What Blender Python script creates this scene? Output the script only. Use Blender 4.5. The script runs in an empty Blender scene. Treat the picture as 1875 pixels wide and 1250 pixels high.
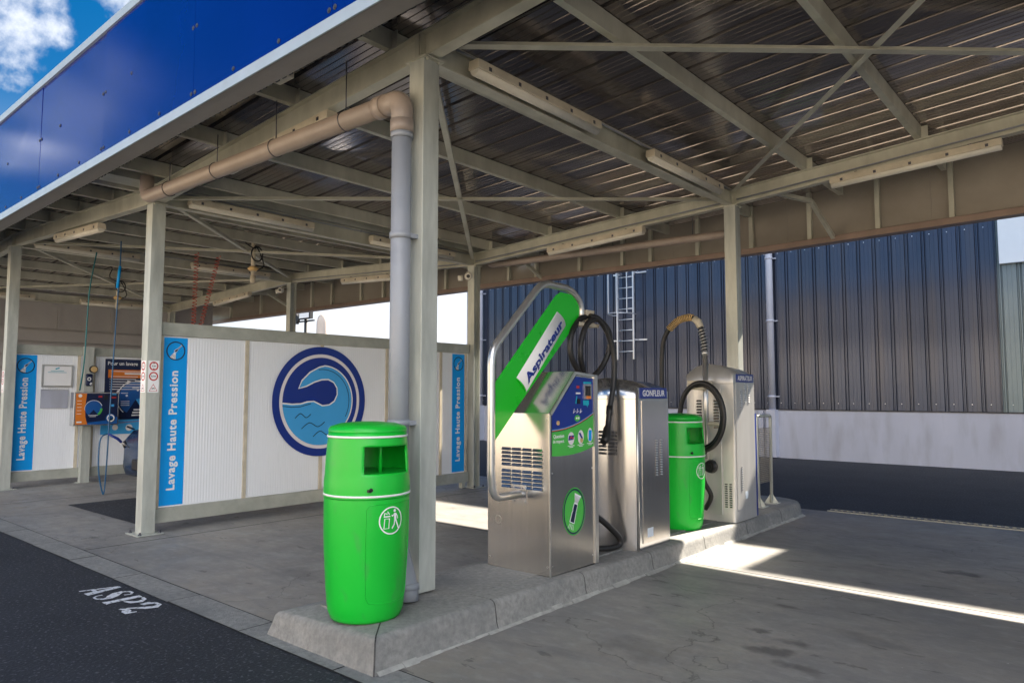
import bpy, bmesh, math, random
from mathutils import Vector, Matrix
random.seed(7)
rad = math.radians
SC = bpy.context.scene
COL = SC.collection

# ------------------------------------------------------------------ camera
cam = bpy.data.cameras.new('camera')
cam.sensor_width = 36.0
cam.lens = 1316 / 1875 * 36
cam.clip_start = 0.05
cam.clip_end = 2000
camo = bpy.data.objects.new('camera', cam)
COL.objects.link(camo)
camo.location = (0, 0, 1.55)
camo.rotation_euler = (rad(90 + 4.13), 0, rad(40.6))
SC.camera = camo

# ------------------------------------------------------------------ light
SUN = Vector((0.19, 1.0, 0.86)).normalized()
sl = bpy.data.lights.new('sun', 'SUN')
sl.energy = 5.0
sl.angle = rad(0.53)
sl.color = (1.0, 0.90, 0.76)
so = bpy.data.objects.new('sun', sl)
COL.objects.link(so)
so.rotation_euler = SUN.to_track_quat('Z', 'Y').to_euler()
so.location = (5, 20, 30)

W = bpy.data.worlds.new('World')
SC.world = W
W.use_nodes = True
wn, wl = W.node_tree.nodes, W.node_tree.links
wn.clear()
wo = wn.new('ShaderNodeOutputWorld')
bg = wn.new('ShaderNodeBackground')
bg.inputs['Strength'].default_value = 0.10
sky = wn.new('ShaderNodeTexSky')
sky.sky_type = 'NISHITA'
sky.sun_disc = False
sky.sun_elevation = math.asin(SUN.z)
sky.sun_rotation = math.atan2(SUN.x, SUN.y)
sky.altitude = 100
sky.air_density = 1.0
sky.dust_density = 0.6
sky.ozone_density = 2.5
tc = wn.new('ShaderNodeTexCoord')
sep = wn.new('ShaderNodeSeparateXYZ')
wl.new(tc.outputs['Generated'], sep.inputs[0])
def wmath(op, a, b=None, c=None, clamp=False):
    n = wn.new('ShaderNodeMath'); n.operation = op; n.use_clamp = clamp
    for i, v in enumerate((a, b, c)):
        if v is None: continue
        if isinstance(v, (int, float)): n.inputs[i].default_value = v
        else: wl.new(v, n.inputs[i])
    return n.outputs[0]
zz = wmath('ADD', wmath('MAXIMUM', sep.outputs['Z'], 0.0), 0.16)
px_ = wmath('DIVIDE', sep.outputs['X'], zz)
py_ = wmath('DIVIDE', sep.outputs['Y'], zz)
cmb = wn.new('ShaderNodeCombineXYZ')
wl.new(px_, cmb.inputs[0]); wl.new(py_, cmb.inputs[1])
mp = wn.new('ShaderNodeMapping')
mp.inputs['Location'].default_value = (3.1, 1.2, 0)
wl.new(cmb.outputs[0], mp.inputs[0])
nz = wn.new('ShaderNodeTexNoise')
nz.inputs['Scale'].default_value = 1.15
nz.inputs['Detail'].default_value = 9
nz.inputs['Roughness'].default_value = 0.55
nz.inputs['Distortion'].default_value = 0.25
wl.new(mp.outputs[0], nz.inputs['Vector'])
rmp = wn.new('ShaderNodeMapRange')
rmp.interpolation_type = 'SMOOTHSTEP'
rmp.inputs['From Min'].default_value = 0.57
rmp.inputs['From Max'].default_value = 0.68
wl.new(nz.outputs['Fac'], rmp.inputs['Value'])
# thin white veil low down on the sunward side
vr = wn.new('ShaderNodeMapRange'); vr.interpolation_type = 'SMOOTHSTEP'; vr.inputs['From Min'].default_value = 0.36; vr.inputs['From Max'].default_value = 0.15
wl.new(sep.outputs['Z'], vr.inputs['Value'])
veil = wmath('MULTIPLY', vr.outputs['Result'], wmath('ADD', wmath('MULTIPLY', sep.outputs['Y'], 1.6), 0.05, clamp=True), clamp=True)
nz2 = wn.new('ShaderNodeTexNoise'); nz2.inputs['Scale'].default_value = 22; nz2.inputs['Detail'].default_value = 8; nz2.inputs['Roughness'].default_value = 0.58
wl.new(tc.outputs['Generated'], nz2.inputs['Vector'])
bank = None
for d, w, mxc in (((-0.900, 0.205, 0.405), 0.0034, .9), ((-0.842, 0.30, 0.462), 0.0014, .9), ((-.905, -.275, .325), .004, .14), ((-.875, -.31, .37), .003, .10), ((.30, -.62, .72), .14, 1), ((.85, -.45, .35), .14, 1), ((.6, -.75, .35), .08, 1), ((.5, -.5, .7), .1, 1)):  # includes unseen bright banks added behind the camera to fill the shade
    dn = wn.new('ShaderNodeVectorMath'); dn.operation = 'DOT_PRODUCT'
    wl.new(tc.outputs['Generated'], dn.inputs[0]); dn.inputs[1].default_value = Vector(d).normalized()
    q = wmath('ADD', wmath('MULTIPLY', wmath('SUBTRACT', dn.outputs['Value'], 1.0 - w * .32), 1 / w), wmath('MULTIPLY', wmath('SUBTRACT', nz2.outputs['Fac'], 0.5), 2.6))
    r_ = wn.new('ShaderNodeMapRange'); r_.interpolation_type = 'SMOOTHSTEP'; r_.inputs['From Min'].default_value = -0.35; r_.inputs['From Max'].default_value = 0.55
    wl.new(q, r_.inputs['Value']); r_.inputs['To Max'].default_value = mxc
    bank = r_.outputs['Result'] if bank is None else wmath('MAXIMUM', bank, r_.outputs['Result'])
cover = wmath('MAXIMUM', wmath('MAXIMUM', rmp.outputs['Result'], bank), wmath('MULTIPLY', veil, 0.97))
hsv = wn.new('ShaderNodeHueSaturation')
hsv.inputs['Saturation'].default_value = 1.5
hsv.inputs['Value'].default_value = 0.30
wl.new(sky.outputs[0], hsv.inputs['Color'])
mx = wn.new('ShaderNodeMix'); mx.data_type = 'RGBA'
wl.new(cover, mx.inputs[0])
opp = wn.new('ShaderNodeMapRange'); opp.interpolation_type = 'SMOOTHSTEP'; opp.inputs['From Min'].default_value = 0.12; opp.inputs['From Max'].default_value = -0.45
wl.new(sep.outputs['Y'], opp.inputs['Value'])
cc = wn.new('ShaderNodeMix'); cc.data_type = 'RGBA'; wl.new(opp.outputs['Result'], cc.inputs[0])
cc.inputs[6].default_value = (2.5, 2.6, 2.8, 1); cc.inputs[7].default_value = (11.5, 11.6, 12.0, 1)  # clouds opposite the sun made far brighter to light the shade
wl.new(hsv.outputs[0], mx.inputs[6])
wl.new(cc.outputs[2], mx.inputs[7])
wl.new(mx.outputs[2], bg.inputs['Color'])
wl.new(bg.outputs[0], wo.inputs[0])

SC.view_settings.view_transform = 'Standard'
SC.view_settings.look = 'None'
SC.view_settings.exposure = 2.2
SC.view_settings.gamma = 1.0
SC.cycles.max_bounces = 8
SC.cycles.diffuse_bounces = 5
SC.cycles.glossy_bounces = 5
SC.cycles.use_denoising = True

# ------------------------------------------------------------------ materials
def mat(name, col, rough=0.5, metal=0.0, var=0.15, vscale=3.0, col2=None, bump=0.0, bscale=40.0, spec=0.5,
        coat=0.0, aniso=None, stretch=(1, 1, 1), wave=None, dirt=None, trans=0.0, rvar=0.0):
    m = bpy.data.materials.new(name); m.use_nodes = True
    n, l = m.node_tree.nodes, m.node_tree.links
    b = n['Principled BSDF']
    b.inputs['Roughness'].default_value = rough
    b.inputs['Metallic'].default_value = metal
    b.inputs['Specular IOR Level'].default_value = spec
    b.inputs['Coat Weight'].default_value = coat
    b.inputs['Coat Roughness'].default_value = 0.08
    b.inputs['Transmission Weight'].default_value = trans
    t = n.new('ShaderNodeTexCoord')
    mpp = n.new('ShaderNodeMapping'); mpp.inputs['Scale'].default_value = stretch
    l.new(t.outputs['Object'], mpp.inputs[0])
    nn = n.new('ShaderNodeTexNoise')
    nn.inputs['Scale'].default_value = vscale; nn.inputs['Detail'].default_value = 8
    nn.inputs['Roughness'].default_value = 0.62
    l.new(mpp.outputs[0], nn.inputs['Vector'])
    r = n.new('ShaderNodeMapRange')
    r.inputs['From Min'].default_value = 0.3; r.inputs['From Max'].default_value = 0.7
    l.new(nn.outputs['Fac'], r.inputs['Value'])
    mix = n.new('ShaderNodeMix'); mix.data_type = 'RGBA'
    l.new(r.outputs[0], mix.inputs[0])
    c = list(col)
    c2 = list(col2) if col2 else [min(1, x * (1 + var)) for x in c]
    c1 = c if col2 else [x * (1 - var) for x in c]
    mix.inputs[6].default_value = (*c1, 1); mix.inputs[7].default_value = (*c2, 1)
    last = mix.outputs[2]
    if dirt:
        dcol, dscale, lo, hi, amt = dirt
        n2 = n.new('ShaderNodeTexNoise'); n2.inputs['Scale'].default_value = dscale; n2.inputs['Detail'].default_value = 6
        l.new(mpp.outputs[0], n2.inputs['Vector'])
        r2 = n.new('ShaderNodeMapRange'); r2.inputs['From Min'].default_value = lo; r2.inputs['From Max'].default_value = hi
        r2.inputs['To Max'].default_value = amt
        l.new(n2.outputs['Fac'], r2.inputs['Value'])
        m2 = n.new('ShaderNodeMix'); m2.data_type = 'RGBA'
        l.new(r2.outputs[0], m2.inputs[0]); l.new(last, m2.inputs[6]); m2.inputs[7].default_value = (*dcol, 1)
        last = m2.outputs[2]
    l.new(last, b.inputs['Base Color'])
    if rvar:
        r3 = n.new('ShaderNodeMapRange')
        r3.inputs['To Min'].default_value = max(0.02, rough - rvar); r3.inputs['To Max'].default_value = rough + rvar
        l.new(nn.outputs['Fac'], r3.inputs['Value']); l.new(r3.outputs[0], b.inputs['Roughness'])
    hgt = None
    if bump:
        n3 = n.new('ShaderNodeTexNoise'); n3.inputs['Scale'].default_value = bscale; n3.inputs['Detail'].default_value = 5
        l.new(mpp.outputs[0], n3.inputs['Vector'])
        hgt = n3.outputs['Fac']
    if wave:
        axis, wscale, amt = wave
        wv = n.new('ShaderNodeTexWave'); wv.bands_direction = axis; wv.wave_profile = 'SIN'
        wv.inputs['Scale'].default_value = wscale
        l.new(t.outputs['Object'], wv.inputs['Vector'])
        bp2 = n.new('ShaderNodeBump'); bp2.inputs['Strength'].default_value = amt; bp2.inputs['Distance'].default_value = 0.004
        l.new(wv.outputs['Fac'], bp2.inputs['Height'])
        l.new(bp2.outputs[0], b.inputs['Normal'])
        if hgt is not None:
            bp = n.new('ShaderNodeBump'); bp.inputs['Strength'].default_value = bump; bp.inputs['Distance'].default_value = 0.01
            l.new(hgt, bp.inputs['Height']); l.new(bp2.outputs[0], bp.inputs['Normal']); l.new(bp.outputs[0], b.inputs['Normal'])
    elif hgt is not None:
        bp = n.new('ShaderNodeBump'); bp.inputs['Strength'].default_value = bump; bp.inputs['Distance'].default_value = 0.01
        l.new(hgt, bp.inputs['Height']); l.new(bp.outputs[0], b.inputs['Normal'])
    return m

M = {}
M['asphalt'] = mat('asphalt', (0.012, 0.014, 0.020), 0.8, 0, vscale=1.2, col2=(0.024, 0.027, 0.036), bump=0.7, bscale=55,
                   dirt=((0.15, 0.155, 0.17), 42, 0.57, 0.70, 0.7))
M['yard'] = mat('yard_concrete', (0.40, 0.36, 0.29), 0.85, 0, vscale=0.5, col2=(0.52, 0.47, 0.39), bump=0.3, bscale=90)
M['steel'] = mat('galvanised_steel', (0.46, 0.455, 0.38), 0.5, 0.25, vscale=5, col2=(0.60, 0.59, 0.50), bump=0.05, bscale=30, rvar=0.12,
                 dirt=((0.26, 0.25, 0.20), 2.2, 0.5, 0.75, 0.6), stretch=(1, 1, 0.5))
M['steel_col'] = mat('galvanised_column', (0.42, 0.44, 0.405), 0.5, 0.25, vscale=7, col2=(0.56, 0.58, 0.535), bump=0.06, bscale=40, rvar=0.12,
                     dirt=((0.24, 0.25, 0.23), 3.0, 0.48, 0.72, 0.55), stretch=(2, 2, 0.4))
M['zinc'] = mat('zinc_rail', (0.40, 0.41, 0.36), 0.5, 0.3, vscale=6, col2=(0.52, 0.53, 0.47), rvar=0.1, dirt=((0.28, 0.28, 0.23), 2.5, 0.5, 0.75, 0.5))
M['roof'] = mat('roof_sheet_metal', (0.24, 0.21, 0.20), 0.17, 0.75, vscale=1.3, col2=(0.36, 0.325, 0.31), rvar=0.07, stretch=(0.35, 3, 1), bump=0.5, bscale=0.9)
M['roof_top'] = mat('roof_top_sheet', (0.30, 0.31, 0.32), 0.5, 0.2)
M['fascia_back'] = mat('fascia_inner_sheet', (0.25, 0.225, 0.195), 0.35, 0.3, vscale=1.2, col2=(0.33, 0.30, 0.26), rvar=0.1)
M['fascia_rail'] = mat('fascia_bottom_rail', (0.24, 0.175, 0.145), 0.4, 0.3, vscale=3)  # brown-red tint stands for the warm ground's reflection
M['blue_panel'] = mat('blue_fascia_panel', (0.001, 0.014, 0.165), 0.12, 0.0, var=0.08, vscale=1.5, rvar=0.03)
M['trim'] = mat('aluminium_trim', (0.40, 0.48, 0.54), 0.4, 0.35, var=0.08, vscale=4)
M['dark'] = mat('dark_metal', (0.02, 0.02, 0.022), 0.6)
M['bolt'] = mat('bolt_steel', (0.10, 0.10, 0.12), 0.4, 0.7)
M['pvc'] = mat('grey_pvc', (0.27, 0.29, 0.33), 0.42, 0, var=0.1, vscale=4, rvar=0.08, dirt=((0.20, 0.20, 0.20), 4, 0.5, 0.75, 0.4))
M['pvc_warm_lit'] = mat('warm_lit_pvc', (0.31, 0.255, 0.22), 0.42, 0, var=0.1, vscale=4, rvar=0.08, dirt=((0.24, 0.19, 0.15), 3, 0.5, 0.75, 0.4))  # grey PVC given a brown tint that holds the warm light on it
M['lamp_body'] = mat('lamp_housing', (0.56, 0.50, 0.39), 0.5, 0, var=0.12, vscale=8, dirt=((0.32, 0.26, 0.18), 5, 0.55, 0.8, 0.5))
M['lamp_glass'] = mat('lamp_diffuser', (0.66, 0.63, 0.55), 0.25, 0, var=0.06, vscale=9)
M['poly'] = mat('polycarbonate_sheet', (0.86, 0.88, 0.92), 0.34, 0, var=0.02, vscale=1.5, wave=('Y', 9, 0.6), spec=0.35)
M['sky_blue'] = mat('bright_blue_vinyl', (0.002, 0.34, 0.88), 0.5, 0, var=0.04, vscale=2, spec=0.3)
M['navy'] = mat('navy_vinyl', (0.006, 0.030, 0.25), 0.28, 0, var=0.06, vscale=3)
M['dark_navy'] = mat('dark_navy_print', (0.004, 0.013, 0.060), 0.3, 0, var=0.08, vscale=3)
M['mid_blue'] = mat('mid_blue_print', (0.01, 0.10, 0.36), 0.3, 0, var=0.06, vscale=3)
M['light_blue'] = mat('light_blue_vinyl', (0.06, 0.38, 0.78), 0.28, 0, var=0.04, vscale=2)
M['white'] = mat('white_vinyl', (0.84, 0.84, 0.85), 0.55, 0, var=0.03)
M['pinkwhite'] = mat('warm_white_vinyl', (0.78, 0.74, 0.76), 0.35, 0, var=0.03)
M['black'] = mat('black_print', (0.006, 0.006, 0.01), 0.4)
M['red'] = mat('red_print', (0.50, 0.03, 0.03), 0.4)
M['orange'] = mat('orange_print', (0.72, 0.20, 0.02), 0.4, var=0.05)
M['lime'] = mat('green_print', (0.075, 0.48, 0.07), 0.35, 0, var=0.05, vscale=3)
M['teal'] = mat('teal_print', (0.01, 0.42, 0.55), 0.4)
M['gold'] = mat('gold_print', (0.62, 0.42, 0.18), 0.4)
M['green_sheet'] = mat('green_painted_sheet', (0.012, 0.50, 0.022), 0.28, 0, var=0.06, vscale=2, rvar=0.05)
M['bin'] = mat('green_plastic', (0.006, 0.48, 0.034), 0.36, 0, var=0.09, vscale=2.5, bump=0.035, bscale=120, rvar=0.08,
               dirt=((0.05, 0.36, 0.07), 9, 0.60, 0.72, 0.55), stretch=(1, 1, 0.5))
M['inox'] = mat('brushed_stainless', (0.58, 0.555, 0.525), 0.215, 0.95, vscale=6, col2=(0.64, 0.615, 0.58), stretch=(6, 6, 0.25), rvar=0.03,
                dirt=((0.50, 0.47, 0.43), 0.5, 0.45, 0.75, 0.35))
M['inox_b'] = mat('satin_stainless', (0.60, 0.60, 0.61), 0.21, 0.95, vscale=4, col2=(0.66, 0.66, 0.67), stretch=(3, 3, 0.5), rvar=0.08,
                  dirt=((0.46, 0.45, 0.43), 1.2, 0.5, 0.8, 0.35))
M['inox_satin'] = mat('sun_catching_stainless', (0.60, 0.59, 0.57), 0.40, 0.60, vscale=3, col2=(0.68, 0.67, 0.65), rvar=0.06, stretch=(3, 3, 0.5), dirt=((0.50, 0.48, 0.44), 1.4, 0.5, 0.8, 0.4))  # less metallic stainless, so the sun band shows on the rear cabinet
M['tube'] = mat('stainless_tube', (0.64, 0.63, 0.61), 0.30, 0.85, var=0.08, vscale=9, rvar=0.06)
M['rubber'] = mat('black_rubber', (0.016, 0.015, 0.015), 0.45, 0, var=0.2, vscale=15, bump=0.05)
M['concrete'] = None
M['plinth'] = mat('painted_render', (0.40, 0.42, 0.50), 0.8, 0, var=0.06, vscale=1.5, bump=0.1, bscale=60, dirt=((0.27, 0.27, 0.30), 2.4, 0.50, 0.75, 0.6), stretch=(1.4, 1, 0.35))
M['clad'] = mat('anthracite_cladding', (0.040, 0.052, 0.085), 0.19, 0.5, vscale=0.7, col2=(0.054, 0.068, 0.11), rvar=0.05, wave=('X', 9, 0.25), dirt=((0.085, 0.085, 0.10), 1.6, 0.48, 0.75, 0.6), stretch=(2.2, 1, 0.10))
M['clad2'] = mat('grey_green_cladding', (0.13, 0.175, 0.205), 0.3, 0.35, vscale=0.7, col2=(0.16, 0.21, 0.24), rvar=0.05, wave=('X', 9, 0.25))
M['rwp'] = mat('pale_downpipe', (0.42, 0.45, 0.55), 0.4, 0, var=0.06)
M['alu'] = mat('ladder_aluminium', (0.62, 0.66, 0.72), 0.35, 0.7, var=0.06)
M['offwhite'] = mat('sign_blank_white', (0.62, 0.70, 0.80), 0.4, 0, var=0.03)
M['wallsheet'] = mat('horizontal_siding', (0.36, 0.345, 0.34), 0.5, 0.2, var=0.1, vscale=1.0)
M['hose_blue'] = mat('blue_hose', (0.008, 0.09, 0.21), 0.4)
M['hose_teal'] = mat('teal_hose', (0.01, 0.16, 0.18), 0.4)
M['hose_red'] = mat('red_hose', (0.40, 0.06, 0.03), 0.4)
M['cam_white'] = mat('camera_shell', (0.72, 0.68, 0.60), 0.4)
M['car_paint'] = mat('blue_black_paint', (0.006, 0.028, 0.085), 0.25, 0.0, var=0.1, coat=0.1, spec=0.35)
M['car_glass'] = mat('dark_glass', (0.01, 0.012, 0.015), 0.05, 0.0, spec=0.8)
M['tan_tower'] = mat('pale_tan_tower', (0.62, 0.52, 0.44), 0.8, var=0.1, vscale=0.5)  # pale tan with slight random tone
M['tan_wall'] = mat('bounce_wall_tan', (0.62, 0.53, 0.41), 0.85, 0, var=0.08, vscale=0.4)
M['lip'] = mat('grey_soffit_strip', (0.24, 0.225, 0.21), 0.5, 0.2, var=0.1)
M['mortar'] = mat('pale_mortar', (0.40, 0.40, 0.37), 0.85, 0, vscale=14, col2=(0.26, 0.26, 0.245))
M['mark'] = mat('worn_white_paint', (0.68, 0.70, 0.74), 0.7, 0, var=0.05, dirt=((0.05, 0.05, 0.06), 45, 0.56, 0.66, 0.9))
M['mesh'] = mat('galvanised_mesh', (0.26, 0.24, 0.21), 0.5, 0.4, var=0.15, vscale=12)
M['stain'] = mat('oil_stain', (0.035, 0.032, 0.034), 0.5, 0, var=0.2, vscale=8)

def concrete_mat():
    m = bpy.data.materials.new('worn_concrete'); m.use_nodes = True
    n, l = m.node_tree.nodes, m.node_tree.links
    b = n['Principled BSDF']
    t = n.new('ShaderNodeTexCoord')
    def noise(scale, detail=8, st=(1, 1, 1), dist=0.0, rough=0.6):
        mpn = n.new('ShaderNodeMapping'); mpn.inputs['Scale'].default_value = st
        l.new(t.outputs['Object'], mpn.inputs[0])
        q = n.new('ShaderNodeTexNoise'); q.inputs['Scale'].default_value = scale; q.inputs['Detail'].default_value = detail
        q.inputs['Distortion'].default_value = dist; q.inputs['Roughness'].default_value = rough
        l.new(mpn.outputs[0], q.inputs['Vector']); return q.outputs['Fac']
    def rng(v, a, b_, c=0.0, d=1.0):
        r = n.new('ShaderNodeMapRange')
        for k, x in zip(('From Min', 'From Max', 'To Min', 'To Max'), (a, b_, c, d)): r.inputs[k].default_value = x
        l.new(v, r.inputs['Value']); return r.outputs[0]
    def mixc(f, a, c):
        x = n.new('ShaderNodeMix'); x.data_type = 'RGBA'; l.new(f, x.inputs[0])
        for i, v in ((6, a), (7, c)):
            if isinstance(v, tuple): x.inputs[i].default_value = (*v, 1)
            else: l.new(v, x.inputs[i])
        return x.outputs[2]
    c = mixc(rng(noise(0.55), 0.35, 0.65), (0.195, 0.189, 0.183), (0.325, 0.312, 0.290))
    c = mixc(rng(noise(0.28, 3), 0.44, 0.58, 0, 0.55), c, (0.265, 0.225, 0.180))
    c = mixc(rng(noise(3.0, st=(1, 2.2, 1), dist=0.6), 0.42, 0.75, 0, 0.55), c, (0.165, 0.165, 0.17))
    c = mixc(rng(noise(1.7, 10, st=(1.4, 1, 1), dist=1.6, rough=0.72), 0.50, 0.68, 0, 0.30), c, (0.15, 0.15, 0.155))
    c = mixc(rng(noise(26, 8, rough=0.75), 0.48, 0.72, 0, 0.35), c, (0.17, 0.17, 0.17))
    c = mixc(rng(noise(14, st=(0.6, 1, 1)), 0.5, 0.8, 0, 0.5), c, (0.36, 0.355, 0.34))
    c = mixc(rng(noise(1.1, st=(0.35, 1.6, 1), dist=1.0), 0.56, 0.70, 0, 0.6), c, (0.135, 0.135, 0.14))
    c = mixc(rng(noise(5.5, 4, st=(0.5, 1.4, 1), dist=0.4), 0.645, 0.675, 0, 0.55), c, (0.075, 0.07, 0.068))
    c = mixc(rng(noise(11, 3, st=(0.5, 1.2, 1), dist=0.3), 0.72, 0.75, 0, 0.7), c, (0.06, 0.057, 0.055))
    c = mixc(rng(noise(19, 2, dist=0.2), 0.76, 0.78, 0, 0.6), c, (0.5, 0.49, 0.47))
    vo = n.new('ShaderNodeTexVoronoi'); vo.feature = 'DISTANCE_TO_EDGE'; vo.inputs['Scale'].default_value = 0.42
    dv = n.new('ShaderNodeTexNoise'); dv.inputs['Scale'].default_value = 2.5; dv.inputs['Detail'].default_value = 6; l.new(t.outputs['Object'], dv.inputs['Vector'])
    va = n.new('ShaderNodeVectorMath'); va.operation = 'MULTIPLY_ADD'; l.new(dv.outputs['Color'], va.inputs[0]); va.inputs[1].default_value = (0.7, 0.7, 0.7); l.new(t.outputs['Object'], va.inputs[2])
    l.new(va.outputs[0], vo.inputs['Vector'])
    c = mixc(rng(vo.outputs['Distance'], 0.0, 0.0035, 0.65, 0), c, (0.07, 0.068, 0.065))
    # soaked-in oil spots at their own places
    def spot(x, y, rx, ry, amt, cc):
        nonlocal c
        mp3 = n.new('ShaderNodeMapping'); mp3.vector_type = 'POINT'
        mp3.inputs['Location'].default_value = (-x / rx, -y / ry, 0); mp3.inputs['Scale'].default_value = (1 / rx, 1 / ry, 0)
        l.new(t.outputs['Object'], mp3.inputs[0])
        nzz = n.new('ShaderNodeTexNoise'); nzz.inputs['Scale'].default_value = 7; l.new(t.outputs['Object'], nzz.inputs['Vector'])
        ln = n.new('ShaderNodeVectorMath'); ln.operation = 'LENGTH'; l.new(mp3.outputs[0], ln.inputs[0])
        ad = n.new('ShaderNodeMath'); ad.operation = 'MULTIPLY_ADD'; l.new(nzz.outputs['Fac'], ad.inputs[0]); ad.inputs[1].default_value = 2.2; l.new(ln.outputs['Value'], ad.inputs[2])
        c = mixc(rng(ad.outputs[0], 1.55, 2.15, amt, 0.0), c, cc)
    for (x, y, rx, ry, am) in ((-1.20, 7.30, .20, .10, .8), (-1.70, 4.38, .16, .09, .6), (-1.62, 4.62, .12, .07, .5), (-1.9, 4.7, .10, .05, .55), (-1.45, 4.22, .18, .07, .5),
                               (-1.95, 5.35, .09, .05, .5), (-1.3, 5.0, .25, .15, .25), (-2.3, 3.9, .35, .2, .25), (-6.2, 4.3, .25, .12, .3), (-5.4, 3.6, .4, .16, .25), (-1.0, 3.9, .4, .3, .3)):
        spot(x, y, rx, ry, am, (0.045, 0.042, 0.042))
    # tyre-darkened lane beside the island and pale dried edge
    c = mixc(rng(noise(120, 3), 0.6, 0.8, 0, 0.35), c, (0.07, 0.07, 0.07))
    l.new(c, b.inputs['Base Color'])
    l.new(rng(noise(2.5), 0.3, 0.7, 0.42, 0.72), b.inputs['Roughness'])
    bp = n.new('ShaderNodeBump'); bp.inputs['Strength'].default_value = 0.35; bp.inputs['Distance'].default_value = 0.006
    l.new(noise(60, 6), bp.inputs['Height']); l.new(bp.outputs[0], b.inputs['Normal'])
    return m
M['concrete'] = concrete_mat()
M['kerb'] = mat('kerb_concrete', (0.18, 0.18, 0.174), 0.8, 0, vscale=26, col2=(0.31, 0.305, 0.288), bump=0.45, bscale=90,
                dirt=((0.15, 0.155, 0.155), 2.6, 0.46, 0.70, 0.6))
M['joint'] = mat('dark_joint', (0.03, 0.03, 0.03), 0.9)

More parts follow.
